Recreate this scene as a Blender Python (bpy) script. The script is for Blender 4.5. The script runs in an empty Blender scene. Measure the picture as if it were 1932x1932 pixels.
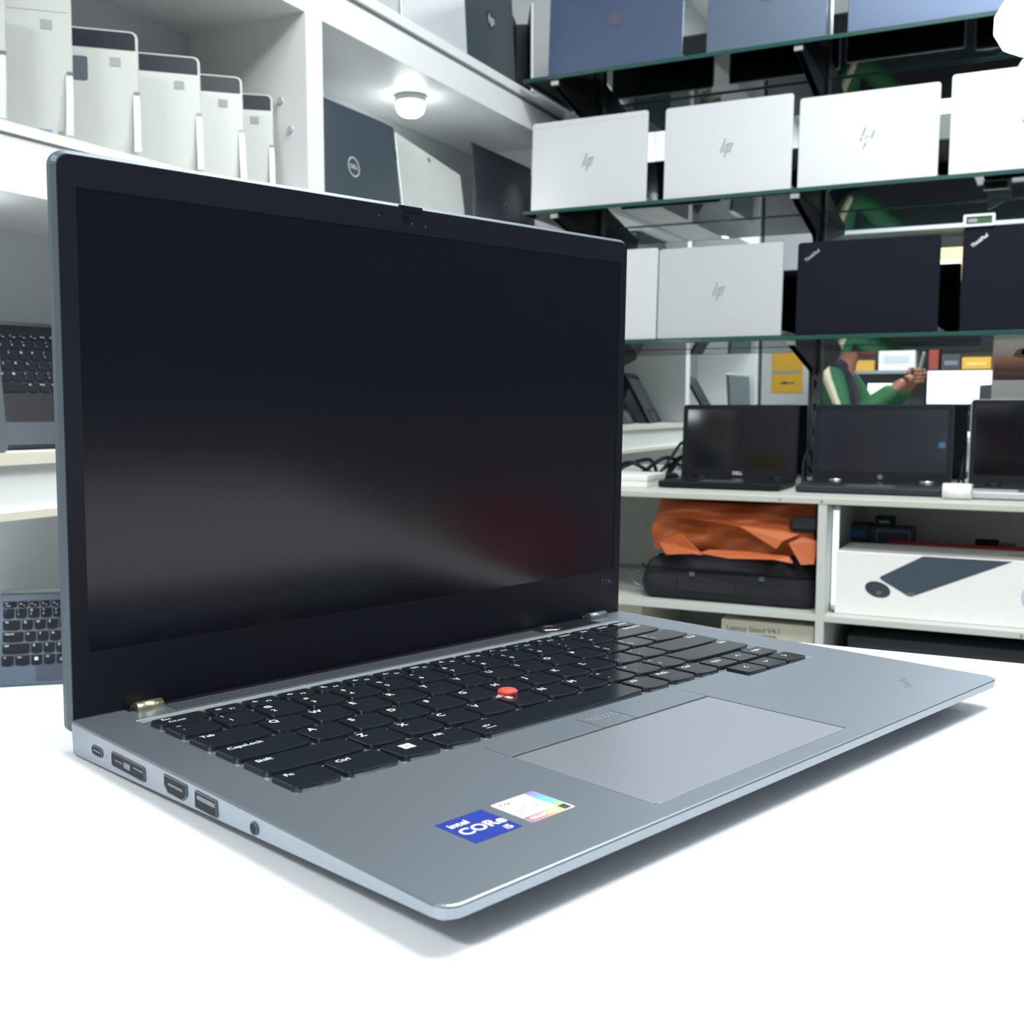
import bpy, bmesh, math, random
from mathutils import Matrix, Vector
random.seed(7)
sc = bpy.context.scene
COL = sc.collection
V = Vector
PI = math.pi

# ------------------------------------------------------------------ materials
def lin(c):
    c = c / 255.0
    return c / 12.92 if c <= .04045 else ((c + .055) / 1.055) ** 2.4
def rgb(r, g, b): return (lin(r), lin(g), lin(b), 1)
MATS = {}
def mat(name, c, rough=.5, metal=0., spec=.5, var=.04, vscale=40., bump=0., emit=None, estr=0., coat=0., alpha=None):
    if name in MATS: return MATS[name]
    m = bpy.data.materials.new(name); m.use_nodes = True
    nt = m.node_tree; b = nt.nodes['Principled BSDF']
    b.inputs['Roughness'].default_value = rough
    b.inputs['Metallic'].default_value = metal
    b.inputs['Specular IOR Level'].default_value = spec
    b.inputs['Coat Weight'].default_value = coat
    tc = nt.nodes.new('ShaderNodeTexCoord'); no = nt.nodes.new('ShaderNodeTexNoise')
    no.inputs['Scale'].default_value = vscale; no.inputs['Detail'].default_value = 3
    nt.links.new(tc.outputs['Object'], no.inputs['Vector'])
    mx = nt.nodes.new('ShaderNodeMix'); mx.data_type = 'RGBA'
    col = rgb(*c)
    mx.inputs[6].default_value = tuple(x * (1 - var) for x in col[:3]) + (1,)
    mx.inputs[7].default_value = tuple(min(1, x * (1 + var)) for x in col[:3]) + (1,)
    nt.links.new(no.outputs['Fac'], mx.inputs[0]); nt.links.new(mx.outputs[2], b.inputs['Base Color'])
    if bump:
        bp = nt.nodes.new('ShaderNodeBump'); bp.inputs['Strength'].default_value = bump; bp.inputs['Distance'].default_value = .002
        nt.links.new(no.outputs['Fac'], bp.inputs['Height']); nt.links.new(bp.outputs['Normal'], b.inputs['Normal'])
    if emit:
        b.inputs['Emission Color'].default_value = rgb(*emit); b.inputs['Emission Strength'].default_value = estr
    MATS[name] = m
    return m
def thin_glass(name, tint):
    m = bpy.data.materials.new(name); m.use_nodes = True; nt = m.node_tree; nt.nodes.clear()
    o = nt.nodes.new('ShaderNodeOutputMaterial'); mx = nt.nodes.new('ShaderNodeMixShader')
    t = nt.nodes.new('ShaderNodeBsdfTransparent'); g = nt.nodes.new('ShaderNodeBsdfGlossy'); f = nt.nodes.new('ShaderNodeFresnel')
    t.inputs['Color'].default_value = tint; g.inputs['Roughness'].default_value = .02; f.inputs['IOR'].default_value = 1.45
    nt.links.new(f.outputs[0], mx.inputs[0]); nt.links.new(t.outputs[0], mx.inputs[1]); nt.links.new(g.outputs[0], mx.inputs[2])
    nt.links.new(mx.outputs[0], o.inputs[0]); MATS[name] = m; return m
def mirror_mat(name, c):
    m = bpy.data.materials.new(name); m.use_nodes = True; nt = m.node_tree; nt.nodes.clear()
    o = nt.nodes.new('ShaderNodeOutputMaterial'); g = nt.nodes.new('ShaderNodeBsdfGlossy')
    g.inputs['Color'].default_value = c; g.inputs['Roughness'].default_value = .0
    nt.links.new(g.outputs[0], o.inputs[0]); MATS[name] = m; return m
def grille_mat(name):
    m = mat(name, (40, 44, 50), .5); nt = m.node_tree; b = nt.nodes['Principled BSDF']
    tc = nt.nodes.new('ShaderNodeTexCoord'); mp = nt.nodes.new('ShaderNodeMapping'); mp.inputs['Scale'].default_value = (620, 620, 620)
    vo = nt.nodes.new('ShaderNodeTexVoronoi'); vo.inputs['Randomness'].default_value = 0; vo.inputs['Scale'].default_value = 1
    rp = nt.nodes.new('ShaderNodeValToRGB'); rp.color_ramp.elements[0].position = .30; rp.color_ramp.elements[1].position = .38
    rp.color_ramp.elements[0].color = rgb(10, 11, 14); rp.color_ramp.elements[1].color = rgb(66, 70, 76)
    nt.links.new(tc.outputs['Object'], mp.inputs[0]); nt.links.new(mp.outputs[0], vo.inputs['Vector'])
    nt.links.new(vo.outputs['Distance'], rp.inputs[0]); nt.links.new(rp.outputs[0], b.inputs['Base Color']); return m
def ramp_mat(name, axis, lo, hi, stops, rough=.4):
    """a printed colour gradient along one object axis"""
    m = mat(name, (200, 200, 200), rough); nt = m.node_tree; b = nt.nodes['Principled BSDF']
    tc = nt.nodes.new('ShaderNodeTexCoord'); sx = nt.nodes.new('ShaderNodeSeparateXYZ'); mr = nt.nodes.new('ShaderNodeMapRange')
    mr.inputs['From Min'].default_value = lo; mr.inputs['From Max'].default_value = hi
    rp = nt.nodes.new('ShaderNodeValToRGB')
    while len(rp.color_ramp.elements) < len(stops): rp.color_ramp.elements.new(.5)
    for e, (p, c) in zip(rp.color_ramp.elements, stops): e.position = p; e.color = rgb(*c)
    nt.links.new(tc.outputs['Object'], sx.inputs[0]); nt.links.new(sx.outputs[axis], mr.inputs['Value'])
    nt.links.new(mr.outputs[0], rp.inputs[0]); nt.links.new(rp.outputs[0], b.inputs['Base Color']); return m

WHITE = mat('white_melamine', (232, 233, 232), .45, var=.02, vscale=6)
CREAM = mat('cream_edge_band', (226, 222, 200), .45)
TABLE = mat('white_table_top', (238, 238, 239), .35, var=.015, vscale=5)
WALL = mat('painted_wall', (205, 208, 210), .8, var=.03, vscale=9)
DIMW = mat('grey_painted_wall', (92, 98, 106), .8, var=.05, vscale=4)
CEIL = mat('ceiling_paint', (215, 216, 216), .9)
FLOOR = mat('floor_tile', (158, 158, 158), .35, var=.12, vscale=3)
METAL = mat('storm_grey_metal', (148, 157, 166), .38, .85, var=.03, vscale=900)
METAL2 = mat('pad_grey', (178, 183, 192), .34, .8, var=.02, vscale=300)
EDGE = mat('lid_edge_metal', (88, 98, 108), .42, .35)
KEYM = mat('key_black', (28, 32, 37), .17, spec=1., var=.05, vscale=800)
WELL = mat('key_well', (88, 95, 104), .45, .3)
LEG = mat('key_legend', (214, 219, 218), .5)
BEZ = mat('bezel_black', (17, 20, 30), .45, spec=.25, var=.03, vscale=500)
SCR = mat('matte_screen', (13, 15, 24), .15, spec=.4, var=.02)
GLOSSY = mat('glossy_screen', (10, 11, 15), .08, spec=.5)
BLACK = mat('black_plastic', (14, 16, 23), .45, spec=.25)
SOFTB = mat('soft_black_lid', (18, 21, 31), .7, spec=.12, var=.04, vscale=300)
GAP = mat('dark_gap', (14, 16, 20), .7)
RED = mat('red_rubber', (225, 62, 48), .6)
GREYL = mat('light_grey_plastic', (190, 192, 194), .4)
CHROME = mat('chrome', (205, 205, 200), .2, 1.)
HINGE = mat('hinge_metal', (196, 186, 156), .3, .9)
SILVER = mat('silver_aluminium', (206, 207, 209), .42, .25, var=.02, vscale=200)
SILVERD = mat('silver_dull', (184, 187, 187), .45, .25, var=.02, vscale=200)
BLUEG = mat('blue_grey_lid', (84, 99, 126), .34, .45, var=.05, vscale=8)
TEALD = mat('dark_teal_lid', (46, 60, 66), .6, 0., var=.06, vscale=7)
STEEL = mat('dark_steel', (112, 120, 123), .35, .6)
BRACK = mat('bracket_black', (34, 40, 44), .4, .4)
PRINT = mat('grey_print', (150, 152, 152), .5)
PRINTD = mat('dark_print', (58, 62, 66), .5)
GLASS = thin_glass('clear_glass', (.93, .97, .955, 1))
GEDGE = mat('green_glass_edge', (32, 76, 70), .15, var=.15, vscale=12)
MIRR = mirror_mat('mirror_silver', (.88, .93, .925, 1))
BLUES = mat('sticker_blue', (28, 50, 136), .4)
WPRINT = mat('white_print', (228, 228, 234), .5)
ORANGE = mat('orange_nylon', (184, 92, 42), .55, var=.1, vscale=14)
BAGB = mat('bag_black', (26, 28, 36), .75, var=.12, vscale=260, bump=.2)
CARD = mat('white_card', (236, 234, 232), .5)
CREAMC = mat('cream_card', (214, 210, 190), .6)
GREENP = mat('green_print', (104, 140, 116), .6)
LAMP = mat('lamp_diffuser', (255, 255, 255), .5, emit=(244, 252, 255), estr=20.)
LAMPC = mat('ceiling_panel_glow', (255, 255, 255), .5, emit=(244, 252, 255), estr=5.)

# ------------------------------------------------------------------ mesh helpers
I4 = Matrix.Identity(4)
def frame(o, X, Y, Z):
    m = Matrix.Identity(4)
    for i, v in enumerate((X, Y, Z)):
        v = V(v)
        for k in range(3): m[k][i] = v[k]
    for k in range(3): m[k][3] = o[k]
    return m
def rr(x0, y0, x1, y1, r=0., n=5):
    if not isinstance(r, (list, tuple)): r = [r] * 4
    pts = []
    for (cx, cy, sx, sy, a0, rad) in ((x0, y0, 1, 1, PI, r[0]), (x1, y0, -1, 1, 1.5 * PI, r[1]), (x1, y1, -1, -1, 0, r[2]), (x0, y1, 1, -1, .5 * PI, r[3])):
        if rad <= 1e-7: pts.append((cx, cy)); continue
        for k in range(n + 1):
            a = a0 + .5 * PI * k / n
            pts.append((cx + sx * rad + rad * math.cos(a), cy + sy * rad + rad * math.sin(a)))
    return pts
def inset(pts, d):
    """offset a counter-clockwise outline inwards"""
    if abs(d) < 1e-9: return list(pts)
    out = []; n = len(pts)
    for i in range(n):
        a, b, c = V(pts[i - 1]).to_2d(), V(pts[i]).to_2d(), V(pts[(i + 1) % n]).to_2d()
        e1 = (b - a); e2 = (c - b)
        if e1.length < 1e-9 or e2.length < 1e-9: out.append(tuple(b)); continue
        e1.normalize(); e2.normalize()
        n1 = V((-e1.y, e1.x)); n2 = V((-e2.y, e2.x)); m = n1 + n2
        if m.length < 1e-6: out.append(tuple(b + n1 * d)); continue
        m.normalize(); k = d / max(.35, m.dot(n1)); out.append(tuple(b + m * k))
    return out
def rings(bm, rs, M=I4, cap0=True, cap1=True, closed=True, smooth=False):
    vs = [[bm.verts.new(M @ V(p)) for p in r] for r in rs]
    n = len(vs[0])
    for a, b in zip(vs, vs[1:]):
        for i in range(n if closed else n - 1):
            j = (i + 1) % n
            try:
                f = bm.faces.new((a[i], a[j], b[j], b[i])); f.smooth = smooth
            except ValueError: pass
    if cap0: bm.faces.new(list(reversed(vs[0])))
    if cap1: bm.faces.new(vs[-1])
    return vs
def pslab(bm, pts, z0, z1, M=I4, b=0., bb=None):
    """prism over an outline with bevelled top and bottom edges"""
    if bb is None: bb = b
    rs = []
    if bb: rs.append([(x, y, z0) for x, y in inset(pts, bb)]); rs.append([(x, y, z0 + bb) for x, y in pts])
    else: rs.append([(x, y, z0) for x, y in pts])
    if b: rs.append([(x, y, z1 - b) for x, y in pts]); rs.append([(x, y, z1) for x, y in inset(pts, b)])
    else: rs.append([(x, y, z1) for x, y in pts])
    rings(bm, rs, M)
def box(bm, x0, y0, z0, x1, y1, z1, M=I4, b=0.): pslab(bm, rr(x0, y0, x1, y1), z0, z1, M, b)
def plate_holes(bm, outer, holes, z, M=I4, flip=False):
    es = []
    for lp in [outer] + holes:
        vs = [bm.verts.new(M @ V((x, y, z))) for x, y in lp]
        es += [bm.edges.new((vs[i], vs[(i + 1) % len(vs)])) for i in range(len(vs))]
    r = bmesh.ops.triangle_fill(bm, use_beauty=True, use_dissolve=False, edges=es)
    return r
def ring_prism(bm, outer, inner, z0, z1, M=I4):
    plate_holes(bm, outer, [inner], z1, M); plate_holes(bm, outer, [inner], z0, M)
    rings(bm, [[(x, y, z0) for x, y in outer], [(x, y, z1) for x, y in outer]], M, False, False)
    rings(bm, [[(x, y, z1) for x, y in inner], [(x, y, z0) for x, y in inner]], M, False, False)
def circ(cx, cy, r, n=24, ry=None):
    ry = ry or r
    return [(cx + r * math.cos(2 * PI * k / n), cy + ry * math.sin(2 * PI * k / n)) for k in range(n)]
def cyl(bm, p0, p1, r, n=16, r1=None, M=I4, smooth=True):
    p0, p1 = V(p0), V(p1); d = (p1 - p0).normalized()
    u = d.orthogonal().normalized(); w = d.cross(u); r1 = r if r1 is None else r1
    rings(bm, [[p + (u * math.cos(2 * PI * k / n) + w * math.sin(2 * PI * k / n)) * rad for k in range(n)] for p, rad in ((p0, r), (p1, r1))], M, smooth=smooth)
def tube(bm, pts, r, n=8, M=I4):
    pts = [V(p) for p in pts]; rs = []; u = None
    for i, p in enumerate(pts):
        d = (pts[min(i + 1, len(pts) - 1)] - pts[max(i - 1, 0)]).normalized()
        u = d.orthogonal() if u is None else (u - d * u.dot(d))
        u.normalize(); w = d.cross(u)
        rs.append([p + (u * math.cos(2 * PI * k / n) + w * math.sin(2 * PI * k / n)) * r for k in range(n)])
    rings(bm, rs, M, smooth=True)
def spline(pts, n=8):
    P = [V(p) for p in pts]; out = []
    for i in range(len(P) - 1):
        a, b, c, d = P[max(i - 1, 0)], P[i], P[i + 1], P[min(i + 2, len(P) - 1)]
        for k in range(n):
            t = k / n
            out.append(.5 * ((2 * b) + (c - a) * t + (2 * a - 5 * b + 4 * c - d) * t * t + (3 * b - a - 3 * c + d) * t ** 3))
    out.append(P[-1]); return out
def lathe(bm, prof, n=28, M=I4):
    rings(bm, [[(r * math.cos(2 * PI * k / n), r * math.sin(2 * PI * k / n), z) for k in range(n)] for r, z in prof], M, smooth=True)
def stroke(bm, pl, w, z=0., M=I4):
    for (x0, y0), (x1, y1) in zip(pl, pl[1:]):
        d = V((x1 - x0, y1 - y0));
        if d.length < 1e-9: continue
        d.normalize(); nx, ny = -d.y * w / 2, d.x * w / 2
        q = [(x0 + nx, y0 + ny, z), (x0 - nx, y0 - ny, z), (x1 - nx, y1 - ny, z), (x1 + nx, y1 + ny, z)]
        bm.faces.new([bm.verts.new(M @ V(p)) for p in q])
def flat(bm, pts, z=0., M=I4): bm.faces.new([bm.verts.new(M @ V((x, y, z))) for x, y in pts])
def B(): return bmesh.new()
def obj(name, bm, m, parent=None, fix=True):
    if isinstance(bm, bmesh.types.BMesh):
        if fix: bmesh.ops.recalc_face_normals(bm, faces=bm.faces)
        me = bpy.data.meshes.new(name); bm.to_mesh(me); bm.free()
    else: me = bm
    me.materials.clear(); me.materials.append(m)
    o = bpy.data.objects.new(name, me); COL.objects.link(o)
    if parent: o.parent = parent
    return o
def tag(o, label, cat=None, group=None, kind=None):
    o['label'] = label
    if cat: o['category'] = cat
    if group: o['group'] = group
    if kind: o['kind'] = kind
    return o
def thing(name, label, cat, M=I4, group=None):
    o = bpy.data.objects.new(name, None); COL.objects.link(o); o.empty_display_size = .05
    o.matrix_world = M; return tag(o, label, cat, group)
def struct(name, bm, m, label=None):
    o = obj(name, bm, m); o['kind'] = 'structure'
    if label: o['label'] = label
    return o
def at(x, y, z, rz=0.): return Matrix.Translation((x, y, z)) @ Matrix.Rotation(rz, 4, 'Z')
_tx = {}
def text_bm(bm, s, size, M=I4, ax='CENTER', ay='CENTER', bold=0., shear=0., space=1.):
    """lettering as flat mesh, in the XY plane of M"""
    key = (s, ax, ay, bold, shear, space)
    if key not in _tx:
        cu = bpy.data.curves.new('t', 'FONT'); cu.body = s; cu.size = 1.; cu.align_x = ax; cu.align_y = ay
        cu.resolution_u = 3; cu.offset = bold; cu.shear = shear; cu.space_line = space; cu.fill_mode = 'FRONT'
        o = bpy.data.objects.new('t', cu); COL.objects.link(o)
        dg = bpy.context.evaluated_depsgraph_get(); dg.update()
        me = bpy.data.meshes.new_from_object(o.evaluated_get(dg))
        _tx[key] = ([tuple(v.co) for v in me.vertices], [tuple(p.vertices) for p in me.polygons])
        bpy.data.objects.remove(o); bpy.data.curves.remove(cu); bpy.data.meshes.remove(me)
    vs, fs = _tx[key]
    nv = [bm.verts.new(M @ V((x * size, y * size, 0))) for x, y, z in vs]
    for f in fs:
        try: bm.faces.new([nv[i] for i in f])
        except ValueError: pass
def T(x, y, z, a=0.): return Matrix.Translation((x, y, z)) @ Matrix.Rotation(a, 4, 'Z')

# ------------------------------------------------------------------ camera
RX = V((.894816937, .446432501, .000819132628)); RD = V((.0440802346, -.0865270318, -.995273835)); RF = V((-.44425171, .890623992, -.0971047029))
CAMZ = .91483
cam = bpy.data.cameras.new('camera'); cam.sensor_width = 36; cam.lens = 2066.05 / 1932 * 36; cam.clip_start = .02
cam.dof.use_dof = True; cam.dof.focus_distance = .48; cam.dof.aperture_fstop = 30.
co = bpy.data.objects.new('camera', cam); COL.objects.link(co)
co.matrix_world = frame((0, 0, CAMZ), RX, -RD, -RF); sc.camera = co

# ------------------------------------------------------------------ setting
XL, YM = -1.28, 2.90          # front plane of the left shelving, plane of the mirror
WX0, WX1, WY0, WY1, WZ = -1.60, 2.3, -2.6, 2.93, 2.75
bm = B(); box(bm, WX0 - .1, WY0 - .1, -.05, WX1 + .1, WY1 + .1, 0); struct('floor', bm, FLOOR)
bm = B(); box(bm, WX0 - .1, WY0 - .1, WZ, WX1 + .1, WY1 + .1, WZ + .05); struct('ceiling', bm, CEIL)
bm = B(); box(bm, WX0 - .05, WY0, 0, WX0, WY1, WZ); struct('wall_left', bm, WALL)
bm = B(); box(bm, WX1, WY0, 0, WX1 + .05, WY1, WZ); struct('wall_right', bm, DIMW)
bm = B(); box(bm, WX0, WY1, 0, WX1, WY1 + .05, WZ); struct('wall_back', bm, WALL)
bm = B(); box(bm, WX0, WY0 - .05, 0, WX1, WY0, WZ); struct('wall_front', bm, mat('far_wall', (170, 174, 176), .8))

# ------------------------------------------------------------------ table
t = thing('sales_counter', 'long white counter top carrying the open grey laptop', 'counter', at(0, 0, 0))
TX0, TX1, TY0, TY1 = -.4262, .78, -.32, .626
bm = B(); pslab(bm, rr(TX0, TY0, TX1, TY1, .004), .752, .78, I4, .0015); obj('counter_top', bm, TABLE, t)
bm = B(); box(bm, TX0 + .04, TY0 + .05, 0, TX0 + .058, TY1 - .03, .752); obj('side_panel', bm, WHITE, t)
bm = B(); box(bm, TX1 - .058, TY0 + .05, 0, TX1 - .04, TY1 - .03, .752); obj('side_panel', bm, WHITE, t)
bm = B(); box(bm, TX0 + .058, TY1 - .05, .05, TX1 - .058, TY1 - .032, .752); obj('front_panel', bm, WHITE, t)

# ------------------------------------------------------------------ keyboard
def key_outline(w, h, arrow=False):
    """keycap: small upper corners, soft lower corners and a bowed lower edge (origin at the cap centre, mm)"""
    bow = .9 if not arrow else .3
    r = 3.0 if not arrow else 1.2
    pts = []
    x0, x1, y0, y1 = -w / 2, w / 2, -h / 2, h / 2
    for k in range(5):
        a = PI + .5 * PI * k / 4; pts.append((x0 + r + r * math.cos(a), y0 + r + bow * .35 + r * math.sin(a)))
    for k in range(1, 6):
        u = k / 6; pts.append((x0 + r + (w - 2 * r) * u, y0 + bow * .35 - bow * .9 * (1 - (2 * u - 1) ** 2)))
    for k in range(5):
        a = 1.5 * PI + .5 * PI * k / 4; pts.append((x1 - r + r * math.cos(a), y0 + r + bow * .35 + r * math.sin(a)))
    for k in range(4):
        a = .5 * PI * k / 3; pts.append((x1 - 1 + math.cos(a), y1 - 1 + math.sin(a)))
    for k in range(4):
        a = .5 * PI + .5 * PI * k / 3; pts.append((x0 + 1 + math.cos(a), y1 - 1 + math.sin(a)))
    return pts
ICON = {  # small line icons of the function row (unit square, strokes)
 'F1': [[(0, .3), (.25, .3), (.5, .05), (.5, .95), (.25, .7), (0, .7), (0, .3)], [(.7, .35), (1, .65)], [(1, .35), (.7, .65)]],
 'F2': [[(0, .3), (.25, .3), (.5, .05), (.5, .95), (.25, .7), (0, .7), (0, .3)], [(.7, .5), (1, .5)]],
 'F3': [[(0, .3), (.25, .3), (.5, .05), (.5, .95), (.25, .7), (0, .7), (0, .3)], [(.7, .5), (1.05, .5)], [(.87, .3), (.87, .7)]],
 'F4': [[(.35, .4), (.35, 1), (.65, 1), (.65, .4), (.35, .4)], [(.1, .5), (.2, .2), (.8, .2), (.9, .5)], [(0, 1), (1, 0)]],
 'F5': [[(.3, .3), (.7, .3), (.7, .7), (.3, .7), (.3, .3)], [(.5, .8), (.5, 1)], [(.5, .2), (.5, 0)], [(0, .5), (.2, .5)], [(1, .5), (1.3, .5)]],
 'F6': [[(.3, .3), (.7, .3), (.7, .7), (.3, .7), (.3, .3)], [(.5, .8), (.5, 1)], [(.5, .2), (.5, 0)], [(0, .5), (.2, .5)], [(1, .5), (1.3, .5)], [(1.15, .3), (1.15, .7)]],
 'F7': [[(0, .2), (.6, .2), (.6, .9), (0, .9), (0, .2)], [(.9, .2), (1.5, .2), (1.5, .9), (.9, .9), (.9, .2)]],
 'F8': [[(0, .2), (.5, 1), (1, .2), (0, .2)], [(.5, .4), (.5, .8)]],
 'F9': [[(0, .2), (1, .2), (1, .9), (0, .9), (0, .2)], [(.2, .2), (.2, 0)]],
 'F10': [[(0, .3), (.1, .8), (.5, 1), (.9, .8), (1, .3)]],
 'F11': [[(0, .7), (.3, .4), (.7, .4), (1, .7)]],
 'F12': [[(0, .6), (1, .6)], [(.2, .1), (.5, 1), (.8, .1)]],
}
U, X0 = 18.83, 20.2
ROWS = []
def std_rows():
    R = []
    fr = [('Esc\nFnLock', 1.2)] + [('F%d' % i, .88) for i in range(1, 13)] + [('Home', .8), ('End', .8), ('Insert', .8), ('Delete', .84)]
    R.append((193., 9.9, fr))
    R.append((178.3, 15.6, [('~\n`', 1)] + [(a + '\n' + b, 1) for a, b in zip('!@#$%^&*()_+', '1234567890-=')] + [('Backspace', 2)]))
    R.append((159.5, 15.8, [('Tab', 1.5)] + [(c, 1) for c in 'QWERTYUIOP'] + [('{\n[', 1), ('}\n]', 1), ('|\n\\', 1.5)]))
    R.append((140.6, 15.8, [('CapsLock', 1.75)] + [(c, 1) for c in 'ASDFGHJKL'] + [(':\n;', 1), ('"\n\'', 1), ('Enter', 2.25)]))
    R.append((121.7, 15.8, [('Shift', 2.25)] + [(c, 1) for c in 'ZXCVBNM'] + [('<\n,', 1), ('>\n.', 1), ('?\n/', 1), ('Shift', 2.75)]))
    keys = []
    for yc, h, row in R:
        x = X0
        for lab, w in row:
            keys.append((x + w * U / 2, yc, w * U - 2.1, h, lab)); x += w * U
    for x0, x1, lab in ((20.4, 38.2, 'Fn'), (40.6, 62, 'Ctrl'), (64.4, 81, 'win'), (83.6, 100.3, 'Alt'), (102.6, 193.6, ' '), (196.2, 212.2, 'Alt'), (214.8, 231, 'PrtSc'), (233.6, 248.9, 'Ctrl')):
        keys.append(((x0 + x1) / 2, 102.8, x1 - x0, 15.8, lab))
    for i, (a, b) in enumerate((('PgUp', '<'), ('^', 'v'), ('PgDn', '>'))):
        xa, xb = 251.4 + i * 16.9, 251.4 + i * 16.9 + 15.2
        keys.append(((xa + xb) / 2, 103.4, xb - xa, 12.6, a)); keys.append(((xa + xb) / 2, 87.6, xb - xa, 12.6, b))
    return keys
KEYS = std_rows()
def legend_bm(lab, w, h, ztop):
    s = .001; bm = B(); xl, yt = -w / 2 + 3.2, h / 2 - 2.3
    def tx(txt, size, x, y, ax='LEFT', bold=.012): text_bm(bm, txt, size * s, T(x * s, y * s, ztop * s), ax, 'CENTER', bold)
    if lab == 'win':
        for i in (0, 1):
            for j in (0, 1): flat(bm, [((-3 + i * 2.6 + a) * s, (-.5 + j * 2.6 + b) * s) for a, b in ((0, 0), (2.3, 0), (2.3, 2.3), (0, 2.3))], ztop * s)
    elif lab == ' ':
        for k, a in enumerate((55, 85, 115, 145)):
            c, q = math.cos(math.radians(a)), math.sin(math.radians(a))
            stroke(bm, [((-w / 2 + 7 + 1.2 * c) * s, (-1 + 1.2 * q) * s), ((-w / 2 + 7 + 2.8 * c) * s, (-1 + 2.8 * q) * s)], .0004, ztop * s)
        stroke(bm, [((-w / 2 + 4.5) * s, -.002), ((-w / 2 + 9.5) * s, -.002)], .0004, ztop * s)
    elif lab in ICON:
        for pl in ICON[lab]: stroke(bm, [((xl - .2 + x * 2.4) * s, (-.6 + y * 2.6) * s) for x, y in pl], .00035, ztop * s)
        tx(lab, 2.5, xl + 4.4, -2.0)
    elif lab.startswith('Esc'):
        tx('Esc', 2.9, xl, 2.2); tx('FnLock', 2.4, xl + 1, -2.0)
    elif lab in ('<', '>', '^', 'v'):
        d = {'<': [(1.4, 1.4), (-.6, 0), (1.4, -1.4)], '>': [(-1.4, 1.4), (.6, 0), (-1.4, -1.4)], '^': [(-1.6, -.6), (0, 1), (1.6, -.6)], 'v': [(-1.6, .6), (0, -1), (1.6, .6)]}[lab]
        stroke(bm, [(x * s, (y + 1) * s) for x, y in d], .0005, ztop * s)
    elif lab in ('Backspace', 'Enter', 'Delete') or (lab == 'Shift' and w > 47): tx(lab, 3.3, w / 2 - 3, yt if h > 11 else .5, 'RIGHT')
    elif lab in ('Home', 'End', 'Insert', 'PgUp', 'PgDn'): tx(lab, 2.9, 0, .8 if h < 11 else 1.6, 'CENTER')
    elif '\n' in lab:
        a, b = lab.split('\n'); tx(a, 3.5, xl, yt - .4); tx(b, 3.9, xl, yt - 6.6)
    elif len(lab) == 1: tx(lab, 4.7, xl, yt - 1.1, bold=.018)
    else: tx(lab, 3.5, xl, yt - .6)
    return bm
def make_keys(parent, keys, z, zlow=-1.3, km=KEYM, legends=True, off=(0, 0)):
    s = .001
    for cx, cy, w, h, lab in keys:
        P = key_outline(w, h, h < 13 and h > 11)
        O = T((cx + off[0]) * s, (cy + off[1]) * s, 0)
        bm = B()
        sp = lab == ' '
        rs = [[(x * s, y * s, zlow * s) for x, y in inset(P, -.35)], [(x * s, y * s, (z - .35) * s) for x, y in P], [(x * s, y * s, (z - .07) * s) for x, y in inset(P, .13)], [(x * s, y * s, z * s) for x, y in inset(P, .42)]]
        rings(bm, rs, I4)
        k = obj('key', bm, km, parent); k.matrix_local = O
        if legends:
            lb = legend_bm(lab, w, h, z + .03)
            obj('legend', lb, LEG, k, fix=False)

# ------------------------------------------------------------------ the laptop on the counter
LAPM = Matrix.Translation((-.1274, .2197, .7935)) @ Matrix.Rotation(1.234, 4, 'Z')
lap = thing('laptop', 'large open grey laptop with red pointing stick on the white counter, in the foreground', 'laptop', LAPM)
S = Matrix.Scale(.001, 4)
W, D = 327.5, 222.2
def zside(y):
    # lower edge of the side wall: thin at the front, full height at the back
    t = max(0., min(1., y / 110.)); return -(3.7 + 7.6 * (t * t * (3 - 2 * t)) + 1.4 * max(0, y - 110) / 112)
bm = B()
well = [(18.6, 92.6), (248.6, 92.6), (248.6, 79.4), (303.6, 79.4), (303.6, 204.3), (18.6, 204.3)]
outer = rr(0, 0, W, D, [6, 6, 2.5, 2.5], 6)
o1 = inset(outer, .7)
plate_holes(bm, o1, [well], 0, S)
o2 = inset(outer, .2)
def ringz(pts, f): return [(x, y, f(x, y)) for x, y in pts]
def lower(pts, d): # outline pulled in, more along the front edge
    return [(min(max(x, d[0]), W - d[0]), min(max(y, d[1]), D - d[2])) for x, y in pts]
rs = [ringz(o1, lambda x, y: 0), ringz(o2, lambda x, y: -.25), ringz(outer, lambda x, y: -.7), ringz(inset(outer, .3), lambda x, y: zside(y)),
      ringz(lower(outer, (2.5, 4, 1)), lambda x, y: zside(y) - 1.2), ringz(lower(outer, (13, 26, 4)), lambda x, y: -12.4)]
rings(bm, rs, S, cap0=False)
wi = inset(well, 1.6)
rings(bm, [ringz(well, lambda x, y: 0), ringz(wi, lambda x, y: -1.1)], S, cap0=False, cap1=False)
plate_holes(bm, wi, [], -1.1, S)
base = obj('base', bm, METAL, lap)
for x, y in ((26, 38), (W - 26, 38), (26, 200), (W - 26, 200)):
    bm = B(); pslab(bm, rr(x - 11, y - 3, x + 11, y + 3, 2.8), -13.5, -12.3, S, .3); obj('rubber_foot', bm, BLACK, lap)
make_keys(lap, KEYS, .85)
# thin light lip along the top of the key well
bm = B(); box(bm, 19, 199.8, -1.1, 303, 204.28, -.03, S, .05); obj('keyboard_lip', bm, mat('lip_grey', (118, 126, 126), .7, spec=.2), lap)
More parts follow.
